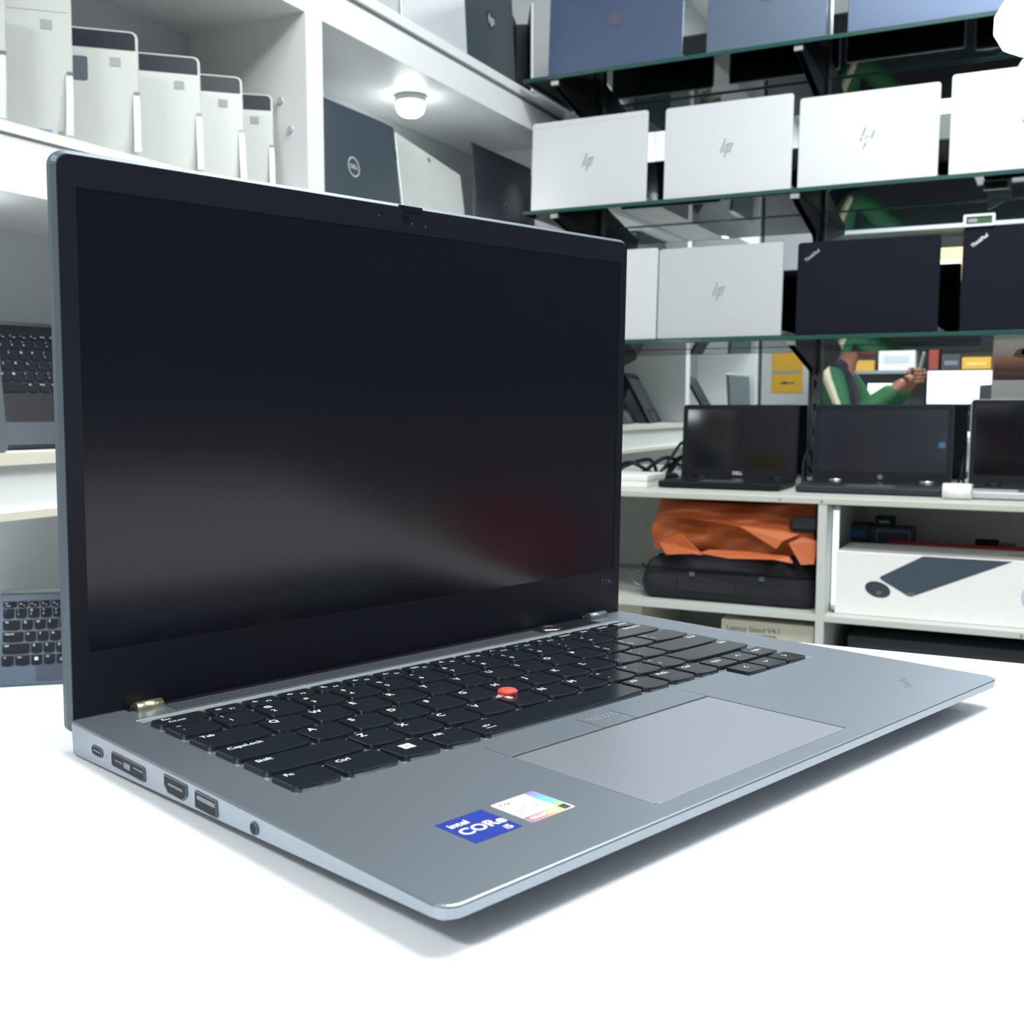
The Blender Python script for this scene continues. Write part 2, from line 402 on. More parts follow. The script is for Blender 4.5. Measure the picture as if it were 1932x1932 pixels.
# pointing stick
n = B(); lathe(n, [(.1, -1.0), (5.4, -1.0), (5.6, .0), (3.6, 1.1), (.1, 1.1)], 24, S @ T(147.3, 131.2, 0)); obj('pointing_stick_glint', n, GREYL, lap)  # pale cone added for the glints on the key chamfers round the stick
n = B(); lathe(n, [(.1, .9), (3.9, .9), (4.3, 1.5), (4.2, 2.2), (3.6, 2.7), (2.2, 3.0), (.1, 3.05)], 24, S @ T(147.3, 131.2, 0)); tag(obj('pointing_stick', n, RED, lap), 'red dotted pointing stick cap')
# touchpad with its three buttons
bm = B(); box(bm, 92.3, 9.0, .0, 207.1, 86.5, .05, S); obj('touchpad_gap', bm, GAP, lap)
bm = B(); pslab(bm, rr(92.0, 8.4, 205.9, 71.0, [3, 1, .5, .5]), .0, .16, S, .08); obj('touchpad', bm, METAL2, lap)
for x0, x1 in ((92.0, 141.0), (141.5, 160.4), (160.9, 206.4)):
    bm = B(); pslab(bm, rr(x0, 72.4, x1, 86.2, .4), .0, .2, S, .05); bt = obj('touchpad_button', bm, METAL, lap)
    if x0 == 141.5:
        d = B()
        for r in (0, 1):
            for k in range(7): flat(d, [(x * .001, y * .001) for x, y in circ(144 + k * 2.3 + r * 1.1, 83.6 - r * 2.2, .42, 8)], .00024)
        obj('raised_dots', d, PRINT, bt, fix=False)
# speaker grille, hinge strip, hinges, power button
bm = B(); box(bm, 37, 206.4, -.4, 249, 217.5, .12, S, .1); obj('speaker_grille', bm, grille_mat('speaker_perforation'), lap)
bm = B(); box(bm, 249.3, 206.4, -.4, 293, 217.5, .1, S, .1); obj('deck_strip', bm, BEZ, lap)
bm = B(); box(bm, 22, 217.6, -.6, 306, 221.9, .14, S, .1); obj('hinge_cover', bm, BLACK, lap)
for xa, xb, m in ((24.5, 35.5, HINGE), (294, 308, STEEL)):
    bm = B(); cyl(bm, (xa, 217.4, .4), (xb, 217.4, .4), 3.0, 20, M=S); box(bm, xa, 216, -1, xb, 222, 1.2, S); obj('hinge', bm, m, lap)
bm = B(); lathe(bm, [(.1, 0), (6.4, 0), (6.2, .9), (5.2, 1.1), (4.8, .75), (.1, .75)], 28, S @ T(258.5, 213.6, 0)); tag(obj('power_button', bm, CHROME, lap), 'round chrome edged power button')
# ports in the left side wall
LS = S @ frame((0, 0, 0), (0, -1, 0), (0, 0, 1), (-1, 0, 0))        # x -> towards the front, y -> up, z -> outwards
def port(name, pts, tongue=None, m=GAP):
    bm = B(); pslab(bm, pts, -2, .12, LS); p = obj(name, bm, m, lap)
    if tongue:
        bm = B()
        for x0, y0, x1, y1 in tongue: pslab(bm, rr(x0, y0, x1, y1, .15), -.5, .2, LS, .05)
        obj('contact_tongue', bm, STEEL, p)
    rim = B(); ring_prism(rim, inset(pts, -.35), pts, -1, .22, LS); obj('port_rim', rim, EDGE, p)
port('charging_port', rr(-201.6, -7.9, -193.2, -4.9, 1.45), [(-200.3, -6.7, -194.5, -6.1)])
port('docking_port', rr(-184.6, -8.3, -159.2, -3.7, .6), [(-182, -6.3, -176.6, -5.8), (-175, -7.2, -170, -5), (-167, -5.6, -160.2, -5.0)])
port('display_port', [(-144, -2.2), (-144, -5.4), (-141.6, -7.4), (-131.6, -7.4), (-129.2, -5.4), (-129.2, -2.2)], [(-141.5, -4.9, -131.7, -4.1)])
port('usb_port', rr(-123, -7.3, -109.8, -2.3, .3), [(-122, -4.6, -110.6, -3.1)])
port('audio_jack', circ(-87.6, -4.6, 1.75, 20), None)
bm = B(); pslab(bm, circ(-189.6, -6.6, .35, 10), -.2, .06, LS); obj('charge_light', bm, PRINT, lap)
# stickers on the palm rest
bm = B(); pslab(bm, rr(32.6, 24.8, 50.9, 42.9, .5), 0, .1, S); s1 = obj('processor_sticker', bm, BLUES, lap); tag(s1, 'square blue sticker with white lettering')
bm = B()
text_bm(bm, 'intel', .0042, S @ T(34.4, 38.6, .12) @ Matrix.Scale(1000, 4), 'LEFT', 'CENTER', .02)
text_bm(bm, 'CORe', .0064, S @ T(34.0, 32.8, .12) @ Matrix.Scale(1000, 4), 'LEFT', 'CENTER', .022)
text_bm(bm, 'i5', .0040, S @ T(46.2, 27.4, .12) @ Matrix.Scale(1000, 4), 'LEFT', 'CENTER', .02)
obj('printed_lettering', bm, WPRINT, s1, fix=False)
bm = B(); pslab(bm, rr(55, 24.8, 73.3, 43.2, .6), 0, .1, S); s2 = obj('graphics_sticker', bm, WPRINT, lap); tag(s2, 'white square sticker with rainbow border')
bm = B(); flat(bm, [(x * .001, y * .001) for x, y in rr(69.4, 29.0, 73.2, 43.1)], .00012)
obj('rainbow_band', bm, ramp_mat('rainbow_side', 1, .029, .0431, [(0, (170, 226, 130)), (.35, (110, 205, 190)), (.65, (110, 160, 225)), (1, (140, 116, 205))]), s2, fix=False)
bm = B(); flat(bm, [(x * .001, y * .001) for x, y in rr(55.1, 24.9, 69.4, 29.0)], .00012)
obj('warm_band', bm, ramp_mat('warm_side', 0, .0551, .0694, [(0, (226, 90, 122)), (.5, (240, 138, 104)), (1, (246, 208, 120))]), s2, fix=False)
bm = B(); flat(bm, [(x * .001, y * .001) for x, y in rr(69.4, 25.4, 72.6, 29.0)], .00012); obj('black_corner', bm, PRINTD, s2, fix=False)
bm = B(); text_bm(bm, 'GRAPHICS', .0026, S @ T(62.2, 26.9, .14) @ Matrix.Scale(1000, 4), bold=.02); obj('band_lettering', bm, WPRINT, s2, fix=False)
bm = B(); text_bm(bm, 'P Xe', .0021, S @ T(56.5, 40.6, .13) @ Matrix.Scale(1000, 4), 'LEFT', bold=.03)
for x, y in ((58, 34.5), (58.2, 33.4), (59.6, 33.8), (61.8, 35.6), (65.4, 33.8)): flat(bm, [(a * .001, b * .001) for a, b in circ(x, y, .42, 8)], .00013)
obj('small_print', bm, PRINTD, s2, fix=False)
# faint lettering on the palm rest
bm = B(); Q = S @ T(287.6, 24.6, .03, math.radians(37)) @ Matrix.Scale(1000, 4)
text_bm(bm, 'ThinkPad', .0052, Q); obj('palm_rest_logo', bm, mat('faint_print', (100, 107, 114), .5, .3), lap, fix=False)
bm = B(); flat(bm, [(x * .001, y * .001) for x, y in circ(288.2, 28.2, .55, 10)], .00004); tag(obj('logo_dot', bm, RED, lap, fix=False), 'tiny red dot of the palm rest logo')
bm = B(); text_bm(bm, '..... ...... ..', .0021, S @ T(30.5, 90.2, .03) @ Matrix.Scale(1000, 4), 'LEFT'); obj('fine_print', bm, PRINTD, lap, fix=False)
# lid
TH = 1.5518; c_, s_ = math.cos(TH), math.sin(TH)
LM = S @ frame((0, 222.58, -2.35), (1, 0, 0), (0, -c_, s_), (0, -s_, -c_))   # x right, y up the lid, z towards the viewer
bm = B(); pslab(bm, rr(0, -3.2, W, 217.4, [3, 3, 6, 6], 7), -6.2, 0, LM, 1.5, 1.6); lid = obj('lid', bm, EDGE, lap)
bm = B(); pslab(bm, rr(161, 215.6, 175, 216.9, .3), -2.5, .25, LM, .1); obj('camera_bump', bm, BLACK, lid)
bm = B(); ring_prism(bm, rr(1.9, -1.6, W - 1.6, 215.5, [2, 2, 4.6, 4.6], 7), rr(8.6, 27.8, 320.3, 204.2, .6), -.2, .38, LM); obj('bezel', bm, BEZ, lid)
bm = B(); pslab(bm, rr(8.4, 27.6, 320.5, 204.4), -.15, .12, LM); obj('screen', bm, SCR, lid)
bm = B(); pslab(bm, circ(164.8, 210.6, 2.0, 20), .3, .46, LM, .05); obj('webcam', bm, GLOSSY, lid)
bm = B()
for x, y, r in ((168.6, 208.9, .5), (176.8, 208.4, .55), (149, 210.5, .4)): pslab(bm, circ(x, y, r, 10), .3, .42, LM)
obj('webcam_sensor', bm, STEEL, lid)
bm = B(); pslab(bm, rr(163.5, 214.6, 174.5, 216.8, .5), .2, .9, LM, .2); obj('webcam_shutter', bm, BLACK, lid)
bm = B(); text_bm(bm, 'T14s', .0046, LM @ T(314.8, 21.2, .42) @ Matrix.Scale(1000, 4)); obj('model_lettering', bm, mat('lid_lettering', (74, 80, 92), .5), lid, fix=False)
bm = B(); cyl(bm, (296, -1.2, .6), (326, -1.2, .6), .5, 10, M=LM); obj('lid_lower_trim', bm, CHROME, lid)

# ------------------------------------------------------------------ left shelving
un = thing('shelving_unit', 'tall white shelving built along the left wall, holding tablets and laptops', 'shelving', at(0, 0, 0))
YA, YB, XB = .67, 2.895, -1.575
def part(name, x0, y0, z0, x1, y1, z1, m, parent, b=0.):
    bm = B(); box(bm, x0, y0, z0, x1, y1, z1, I4, b); return obj(name, bm, m, parent)
part('back_panel', XB, YA, 0, XB + .012, YB, 1.72, mat('back_board', (196, 200, 203), .6, var=.03, vscale=5), un)
part('top_board', XB, YA, 1.712, XL, YB, 1.733, WHITE, un)
part('top_board', XB, YA, 1.638, XL - .002, YB, 1.70, WHITE, un)
part('groove_strip', XB + .1, YA, 1.70, XL - .008, YB, 1.712, PRINT, un)
part('shelf_board', XB, YA, 1.200, XL - .004, YB, 1.284, WHITE, un)
part('shelf_trim', XL - .004, YA, 1.278, XL + .004, YB, 1.292, WHITE, un)
part('shelf_trim', XL - .004, YA, 1.200, XL, YB, 1.274, WHITE, un)
part('shelf_board', XB, YA, .8325, XL - .003, YB, .849, WHITE, un)
part('edge_band', XL - .003, YA, .8325, XL, YB, .849, CREAM, un)
part('rail', XL - .03, YA, .768, XL - .012, YB, .8325, WHITE, un)
part('shelf_board', XB, YA, .7565, XL - .003, YB, .768, WHITE, un)
part('edge_band', XL - .003, YA, .7565, XL, YB, .768, CREAM, un)
part('shelf_board', XB, YA, .45, XL, YB, .468, WHITE, un)
part('plinth', XB, YA, 0, XL - .03, YB, .08, WHITE, un)
for y0 in (YA, 1.7097, YB - .018):
    w_ = .051 if y0 == 1.7097 else .018
    part('upright', XB + .012, y0, 1.284, XL, y0 + w_, 1.638, WHITE, un)
    for za, zb in ((.849, 1.2), (.468, .7565), (.08, .45)): part('upright', XB + .012, y0, za, XL, y0 + w_, zb, WHITE, un)
for y, z in ((1.66, 1.485), (1.672, 1.43)):
    bm = B(); cyl(bm, (-1.34 + (1.485 - z) * .4, 1.7097, z), (-1.34 + (1.485 - z) * .4, 1.7055, z), .006, 14); obj('screw_cap', bm, GREYL, un)

# cell lamps
def puck(x, y, z, label, power):
    p = thing('puck_light', label, 'lamp', at(x, y, z))
    n = B(); lathe(n, [(.036, 0), (.036, -.012), (.030, -.018), (.001, -.018)], 28); obj('housing', n, GREYL, p)
    n = B(); lathe(n, [(.0335, -.0175), (.034, -.026), (.030, -.038), (.020, -.046), (.001, -.049)], 24); obj('diffuser', n, LAMP, p)
    L = bpy.data.lights.new('puck_lamp', 'SPOT'); L.energy = power; L.spot_size = 2.7; L.spot_blend = .6; L.shadow_soft_size = .03; L.color = (.93, 1, .98)
    lo = bpy.data.objects.new('puck_lamp', L); COL.objects.link(lo); lo.parent = p; lo.location = (0, 0, -.055)
puck(-1.40, 2.27, 1.638, 'round lit puck light under the top board, above the white tablet', 4.5)
puck(-1.36, 1.005, 1.200, 'round puck light under the shelf, above the keyboard laptop at the left edge', 1.2)
puck(-1.40, 1.02, .7565, 'puck light lighting the lowest left shelf compartment', 3.0)

# ------------------------------------------------------------------ tablets on the upper left shelf
def W3(az): return V((math.sin(az), math.cos(az), 0))
TABM = mat('tablet_silver', (184, 186, 181), .45, .2, var=.02, vscale=60)
DARKG = mat('tablet_dark_glass', (17, 22, 35), .35, spec=.3)
def tablet(x, y, z, az, label, dark=True, tab=0, sticker=False, h=.203, w=.245, lean=9):
    wd = W3(math.radians(az)); n0 = V((wd.y, -wd.x, 0)); a = math.radians(lean)
    up = -n0 * math.sin(a) + V((0, 0, 1)) * math.cos(a); nn = n0 * math.cos(a) + V((0, 0, 1)) * math.sin(a)
    r = thing('tablet', label, 'tablet', frame((x, y, z), wd, up, nn), 'silver tablets on the upper left shelf')
    # local: x to the left is negative (right lower corner is the origin), y up, z towards the viewer
    bm = B(); pslab(bm, rr(-w, 0, 0, h, [.004, .004, .011, .011], 5), -.008, 0, I4, .0012); obj('body', bm, TABM, r)
    bm = B(); pslab(bm, rr(-w + .004, h - .031, -.004, h - .003, [.001, .001, .008, .008], 5), -.001, .0006, I4)
    obj('top_band', bm, DARKG if dark else TABM, r)
    bm = B(); pslab(bm, rr(-.042, h - .058, -.026, h - .044, .0006), -.001, .0006, I4); obj('square_logo', bm, PRINT, r)
    # hinge notch and kickstand swung out at the right lower side
    bm = B(); box(bm, -.0075, .100, -.004, .0008, .106, .003, I4); obj('hinge_notch', bm, STEEL, r)
    bm = B()
    for i in range(4):
        pass
    rings(bm, [[(-.009, .1, 0), (.0005, .1, 0), (.0005, .1, .003), (-.009, .1, .003)], [(-.009, .05, .004), (.001, .05, .004), (.001, .05, .008), (-.009, .05, .008)], [(-.009, .004, .018), (.001, .004, .018), (.001, .004, .022), (-.009, .004, .022)]], I4)
    obj('kickstand', bm, SILVER, r)
    if tab:
        bm = B(); pslab(bm, rr(-tab - .022, h - .084, -tab, h - .046, .004), -.001, .0007, I4); obj('dark_tab', bm, mat('tab_slate', (70, 80, 92), .5), r)
    if sticker:
        bm = B(); pslab(bm, rr(-.047, .012, -.029, .019), 0, .0006, I4); obj('blue_sticker', bm, mat('pale_blue', (110, 140, 172), .5), r)
        bm = B()
        for i in (0, 1):
            for j in (0, 1): flat(bm, [(-.021 + i * .0036 + a, .011 + j * .0036 + b) for a, b in ((0, 0), (.003, 0), (.003, .003), (0, .003))], .0007)
        obj('four_square_logo', bm, PRINT, r, fix=False)
    return r
tablet(-1.305, 1.070, 1.292, 46, 'silver tablet at the left frame edge, cut off, first of the tablet row', dark=False)
tablet(-1.300, 1.180, 1.292, 46, 'silver tablet with plain silver top band and small blue sticker near its lower edge', dark=False, tab=.088, sticker=True, h=.226)
tablet(-1.290, 1.300, 1.292, 46, 'silver tablet with dark top band and slate tab, second fully visible from the left', tab=.074)
tablet(-1.290, 1.438, 1.292, 46, 'silver tablet with dark top band in the middle of the row, broadest dark banded one')
tablet(-1.300, 1.556, 1.292, 46, 'silver dark banded tablet, second from the white upright in the tablet row')
tablet(-1.325, 1.668, 1.292, 50, 'smallest looking dark banded tablet, last in the row beside the white upright')

# ------------------------------------------------------------------ logos
def logo_slash(bm, size, M, worn=False):
    """four slanted bars"""
    sh = .36
    def bar(x, y0, y1, w=.2):
        P = [(x + sh * y0, y0), (x + w + sh * y0, y0), (x + w + sh * y1, y1), (x + sh * y1, y1)]
        flat(bm, [(a * size, b * size) for a, b in P], 0, M)
    if worn:
        bar(-.62, -.45, -.05); bar(-.62, .1, .95, .22); bar(-.1, -.35, .1, .12); bar(.15, -.2, .1, .1); bar(.42, -.25, .55, .22); bar(.02, -1.05, -.65, .22); bar(.0, -1.3, -1.16, .22)
    else:
        bar(-.62, -.5, 1.0); bar(-.26, -.5, .45, .17); bar(.04, -1.0, .5, .19); bar(.38, -.5, .5, .18)
        bar(-.2, .3, .45, .25); bar(.1, .36, .5, .3); bar(.1, -.5, -.36, .3)
def logo_ring(bm, r, M, txt):
    plate_holes(bm, circ(0, 0, r, 36), [circ(0, 0, r * .85, 36)], 0, M)
    if txt: text_bm(bm, txt, r * .58, M, bold=.03)
def logo_round(parent, M, r, m, mt):
    bm = B(); pslab(bm, circ(0, 0, r, 32), 0, .0006, M); d = obj('round_logo', bm, m, parent)
    bm = B(); text_bm(bm, 'hp', r * 1.5, M @ Matrix.Translation((0, 0, .0009)), shear=.25, bold=.01); obj('logo_letters', bm, mt, d, fix=False)

# ------------------------------------------------------------------ display laptops standing with their lid to the room
BASES = mat('base_slate', (112, 122, 132), .5)
def lid_laptop(name_label, x, y, z, rz, w, h, lidm, basem=BASES, lean=4., logo=None, depth=.215, hinge_strip=None, group=None, roll=0., edge=None):
    a = math.radians(lean)
    r = thing('display_laptop', name_label, 'laptop', at(x, y, z, rz), group)
    LF = frame((0, 0, .003), (1, 0, 0), (0, math.sin(a), math.cos(a)), (0, -math.cos(a), math.sin(a)))
    bm = B(); pslab(bm, rr(-w / 2, 0, w / 2, h, [.003, .003, .007, .007], 5), -.006, 0, LF, .0012); ld = obj('lid', bm, lidm, r)
    bm = B(); pslab(bm, rr(-w / 2 + .004, .012, w / 2 - .004, h - .004, .003), -.0067, -.0055, LF); obj('screen', bm, GLOSSY, ld)
    if hinge_strip:
        bm = B(); pslab(bm, rr(-w / 2 + .004, h - .014, w / 2 - .004, h - .0125), -.0005, .0004, LF); obj('antenna_strip', bm, hinge_strip, ld)
    y0 = .011
    bm = B(); pslab(bm, rr(-w / 2, y0, w / 2, y0 + depth, .007), .0022, .0155, I4, .0025); bs = obj('base', bm, basem, r)
    bm = B(); pslab(bm, rr(-w / 2 + .02, y0 + .025, w / 2 - .02, y0 + .12, .002), .0145, .0162, I4); obj('keyboard', bm, KEYM, bs)
    bm = B(); pslab(bm, rr(-.05, y0 + .135, .05, y0 + .205, .003), .0145, .0158, I4); obj('touchpad', bm, STEEL, bs)
    for sx in (-1, 1):
        bm = B(); cyl(bm, (sx * w * .36 - .02, .008, .0095), (sx * w * .36 + .02, .008, .0095), .0055, 12); obj('hinge', bm, BLACK, r)
        for yy in (y0 + .02, y0 + depth - .02):
            bm = B(); pslab(bm, rr(sx * w * .4 - .012, yy - .004, sx * w * .4 + .012, yy + .004, .002), 0, .0025, I4); obj('rubber_foot', bm, BLACK, bs)
    LG = LF @ Matrix.Translation((0, h / 2, .0005))
    if logo == 'slash' or logo == 'worn' or logo == 'slash_light':
        bm = B(); logo_slash(bm, .0215, LG, logo == 'worn'); obj('lid_logo', bm, PRINT if logo != 'slash_light' else mat('pale_print', (146, 148, 148), .5), ld, fix=False)
    elif logo == 'round': logo_round(ld, LG, .0165, mat('bronze_disc', (108, 104, 108), .35, .5), mat('disc_letters', (84, 92, 112), .4))
    elif logo == 'round_dark': logo_round(ld, LG @ Matrix.Translation((0, .012, 0)), .022, mat('black_disc', (24, 31, 36), .6, 0., spec=.2), mat('disc_letters2', (96, 110, 114), .4))
    elif logo == 'ring':
        bm = B(); logo_ring(bm, .021, LG, 'DELL'); obj('lid_logo', bm, SILVER, ld, fix=False)
    elif logo == 'ring_dark':
        bm = B(); logo_ring(bm, .021, LG, 'DELL'); obj('lid_logo', bm, STEEL, ld, fix=False)
    elif logo and logo.startswith('pad'):
        bm = B(); m = SILVER if logo.endswith('bright') else PRINT
        Q = LF @ T(-w / 2 + .033, h - .031, .0006, math.radians(37)); text_bm(bm, 'ThinkPad', .0105, Q, bold=.035, shear=.1); obj('lid_logo', bm, m, ld, fix=False)
    return r

G1, G2, G3, SY = 1.740, 1.411, 1.0755, 2.612
g = 'laptops standing lid outwards on the top glass shelf'
lid_laptop('blue grey laptop with round bronze logo on the top glass shelf, nearest the left shelving', -1.026, SY, G1, 0, .352, .238, BLUEG, logo='round', group=g)
lid_laptop('blue grey laptop in the middle of the top glass shelf, gaps either side', -.651, SY, G1, 0, .278, .236, mat('blue_grey_second', (94, 107, 127), .36, .4, var=.05, vscale=8), logo='round', depth=.23, group=g)
lid_laptop('blue grey laptop on the top glass shelf beside the glaring lamp', -.300, SY, G1, 0, .330, .236, mat('blue_grey_third', (86, 101, 126), .36, .4, var=.05, vscale=8), logo='round', depth=.23, group=g)
g = 'silver laptops on the middle glass shelf'
lid_laptop('silver laptop with antenna strip along its top, leftmost on the middle glass shelf', -1.093, SY, G2, 0, .314, .222, SILVER, logo='slash', hinge_strip=GREYL, group=g, lean=3)
lid_laptop('silver laptop with four bar logo, second from the left on the middle glass shelf', -.737, SY, G2, 0, .309, .219, SILVER, logo='slash', group=g, lean=3)
lid_laptop('silver laptop with broken worn logo on the middle glass shelf', -.416, SY, G2, 0, .304, .204, SILVER, logo='worn', group=g, lean=3)
lid_laptop('overexposed white silver laptop cut by the right frame edge, middle glass shelf', -.083, SY, G2, 0, .318, .215, SILVER, logo='slash', group=g, lean=3)
g = 'laptops on the lowest glass shelf'
lid_laptop('silver laptop mostly hidden behind the big open screen, lowest glass shelf', -1.062, SY, G3, 0, .312, .224, SILVER, logo='slash', group=g, lean=3)
lid_laptop('pale silver laptop with faint logo standing alone in view on the lowest glass shelf', -.750, SY, G3, 0, .306, .219, SILVERD, logo='slash_light', group=g, lean=3)
lid_laptop('black laptop with grey slanted lettering, beside the pale silver one on the lowest glass shelf', -.408, SY, G3, 0, .312, .213, SOFTB, logo='pad', group=g, lean=3)
lid_laptop('black laptop with bright slanted lettering cut by the right frame edge', -.042, SY, G3, 0, .330, .224, SOFTB, logo='pad_bright', group=g, lean=3)
# memory module in a clear case on top of the last black laptop
r = thing('memory_module', 'small green memory module in a clear white case on a black laptop lid', 'memory module', at(-.176, SY + .010, G3 + .2265))
ring = B(); ring_prism(ring, rr(-.032, 0, .032, .026, .003), rr(-.026, .005, .026, .021, .001), -.004, .004, frame((0, 0, 0), (1, 0, 0), (0, 0, 1), (0, -1, 0))); obj('case_frame', ring, WPRINT, r)
bm = B(); box(bm, -.026, -.001, .005, .026, .001, .021); bd = obj('circuit_board', bm, mat('pcb_green', (44, 92, 52), .4), r)
bm = B(); box(bm, -.022, -.0022, .009, -.004, -.001, .017); obj('chip_label', bm, PRINT, bd)

# ------------------------------------------------------------------ mirror, standards, glass shelves, brackets
mr = thing('wall_mirror', 'large wall mirror behind the glass shelves', 'mirror', at(0, YM, 0))
bm = B(); box(bm, -1.25, .002, .72, 1.6, .02, 2.6); obj('mirror_pane', bm, MIRR, mr)
part('mirror_backing', -1.255, YM + .0202, .715, 1.605, YM + .027, 2.605, STEEL, None).parent = mr
bpy.data.objects['mirror_backing'].matrix_parent_inverse = mr.matrix_world.inverted()
def standard(x, label):
    r = thing('shelf_standard', label, 'rail', at(x, YM, 0), 'slotted shelf standards on the mirror')
    bm = B(); rings(bm, [[(-.0155, .001, z), (.0155, .001, z), (.0155, -.014, z), (.0115, -.014, z), (.0115, -.003, z), (-.0115, -.003, z), (-.0115, -.014, z), (-.0155, -.014, z)] for z in (.73, 2.55)]); obj('channel', bm, STEEL, r)
    bm = B()
    for k in range(30): box(bm, -.0035, -.0035, .78 + k * .06, .0035, -.0028, .80 + k * .06)
    obj('slot_row', bm, GAP, r)
SX = (-1.178, -.570, .04)
for x, l in zip(SX, ('slotted steel shelf standard close to the left shelving corner', 'slotted steel shelf standard in mid mirror, between open laptops below', 'slotted steel shelf standard beyond the right frame edge')): standard(x, l)
for zt, nm in ((G1, 'top'), (G2, 'middle'), (G3, 'lowest')):
    gl = thing('glass_shelf', '%s glass shelf on black brackets in front of the mirror' % nm, 'shelf', at(0, 0, zt), 'glass shelves in front of the mirror')
    bm = B(); box(bm, -1.262, 2.594, -.009, 1.4, YM - .012, -.0005); obj('glass_pane', bm, GLASS, gl)
    bm = B(); box(bm, -1.262, 2.590, -.0095, 1.4, 2.594, 0, I4, .001); obj('front_edge', bm, GEDGE, gl)
    bm = B(); box(bm, -1.262, YM - .012, -.0095, 1.4, YM - .0085, 0); obj('rear_edge', bm, GEDGE, gl)
    for i, x in enumerate(SX[:2]):
        r = thing('shelf_bracket', 'black bracket under the %s glass shelf, %s' % (nm, ('at the corner by the left shelving', 'at the mid mirror standard')[i]), 'bracket', at(x, 0, zt - .0097), 'shelf brackets')
        bm = B(); y0, y1 = 2.612, YM - .0145
        for s in (-.008, .006):
            rings(bm, [[(s, y0, 0), (s, y1, 0), (s, y1, -.075), (s, y1 - .05, -.06), (s, y0, -.014)], [(s + .002, y0, 0), (s + .002, y1, 0), (s + .002, y1, -.075), (s + .002, y1 - .05, -.06), (s + .002, y0, -.014)]])
        obj('arm', bm, BRACK, r)
        bm = B(); box(bm, -.011, y0, -.0035, .011, y1, 0); obj('top_plate', bm, BRACK, r)
        bm = B(); box(bm, -.010, 2.600, -.012, .010, 2.612, 0, I4, .001); tag(obj('lip_clip', bm, CHROME, r), 'chrome front clip')

# glaring lamp by the top shelf
lp = thing('clamp_lamp', 'blindingly bright round lamp at the upper right frame edge', 'lamp', at(-.085, 2.44, 1.665))
n = B(); lathe(n, [(.001, .095), (.022, .092), (.026, .06), (.034, .045), (.03, .04), (.001, .04)], 24); obj('socket', n, WPRINT, lp)
n = B(); lathe(n, [(.02, .05), (.05, .038), (.066, .01), (.066, -.02), (.05, -.048), (.02, -.064), (.001, -.066)], 32); obj('bulb', n, mat('bulb_glow', (255, 255, 255), .5, emit=(236, 250, 255), estr=11.), lp)
n = B(); tube(n, spline([(0, 0, .09), (.02, .05, .15), (.07, .13, .17), (.11, .20, .10)], 8), .006); obj('goose_neck', n, STEEL, lp)
bm = B(); box(bm, .09, .18, .0755, .13, .215, .105, I4, .003); obj('clamp', bm, STEEL, lp)
# ------------------------------------------------------------------ laptops in and on the left shelving
yaw = PI / 2
def wall_laptop(*a, **k): return lid_laptop(*a, **k)
# local -y must face the room (+x): rotate by +90 deg
lid_laptop('dark slate laptop with silver ring logo, tucked behind the white upright', -1.335, 1.958, 1.285, PI / 2, .352, .248, mat('slate_lid', (56, 68, 76), .45, .15, var=.05, vscale=6), logo='ring', lean=6, depth=.19)
lid_laptop('black laptop with dark ring logo in the corner of the shelving, beside the white tablet', -1.330, 2.660, 1.285, PI / 2, .345, .287, mat('charcoal_lid', (30, 37, 47), .45, .15, var=.05, vscale=6), logo='ring_dark', lean=5, depth=.19)
# white detachable tablet leaning askew between them
a = math.radians(12); ro = math.radians(-9)
Mw = Matrix.Translation((-1.325, 2.262, 1.287)) @ Matrix.Rotation(PI / 2, 4, 'Z') @ frame((0, 0, 0), (1, 0, 0), (0, math.sin(a), math.cos(a)), (0, -math.cos(a), math.sin(a))) @ Matrix.Rotation(ro, 4, 'Z')
r = thing('detachable_tablet', 'pale tablet leaning askew between two dark laptops under the puck light', 'tablet', Mw)
bm = B(); pslab(bm, rr(-.135, .023, .155, .232, .008), -.009, 0, I4, .0015); bd = obj('body', bm, mat('pale_metal', (190, 194, 190), .45, .2, var=.02), r)
bm = B(); pslab(bm, rr(-.002, .211, .010, .220, .002), 0, .0012, I4, .0003); obj('rear_camera', bm, STEEL, r)
bm = B(); box(bm, -.1365, .165, -.006, -.1345, .185, -.002); obj('side_switch', bm, BLACK, r)
bm = B(); logo_slash(bm, .020, Matrix.Translation((.01, .122, .0006))); obj('lid_logo', bm, SILVER, bd, fix=False)
# on the top board
g = 'laptops on the top board of the left shelving'
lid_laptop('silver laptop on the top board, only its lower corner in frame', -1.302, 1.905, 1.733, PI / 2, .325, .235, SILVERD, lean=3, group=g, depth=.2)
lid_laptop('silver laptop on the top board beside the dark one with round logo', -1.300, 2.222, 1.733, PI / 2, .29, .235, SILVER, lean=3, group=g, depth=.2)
lid_laptop('dark teal laptop with round black logo on the top board near the corner', -1.300, 2.498, 1.733, PI / 2, .258, .235, TEALD, lean=3, logo='round_dark', group=g, depth=.2)
r = thing('upended_laptop', 'dark laptop stood on its side edge with silver rims, in the shelving corner', 'laptop', at(-1.335, 2.725, 1.733, math.radians(23)))
for sx, nm in ((-1, 'lid'), (1, 'base')):
    Q = T(sx * .0045, .072, 0, sx * .10)
    bm = B(); pslab(bm, rr(sx * .016 - .004, -.140, sx * .016 + .004, 0, .002), 0, .225, Q, .001); p = obj(nm, bm, SILVERD, r)
    bm = B(); box(bm, sx * .0115 - .0008, -.136, .004, sx * .0115 + .0008, -.004, .221, Q); obj('inner_face', bm, BLACK, p)
bm = B(); box(bm, -.018, .066, .01, .018, .074, .215); obj('hinge', bm, BLACK, r)

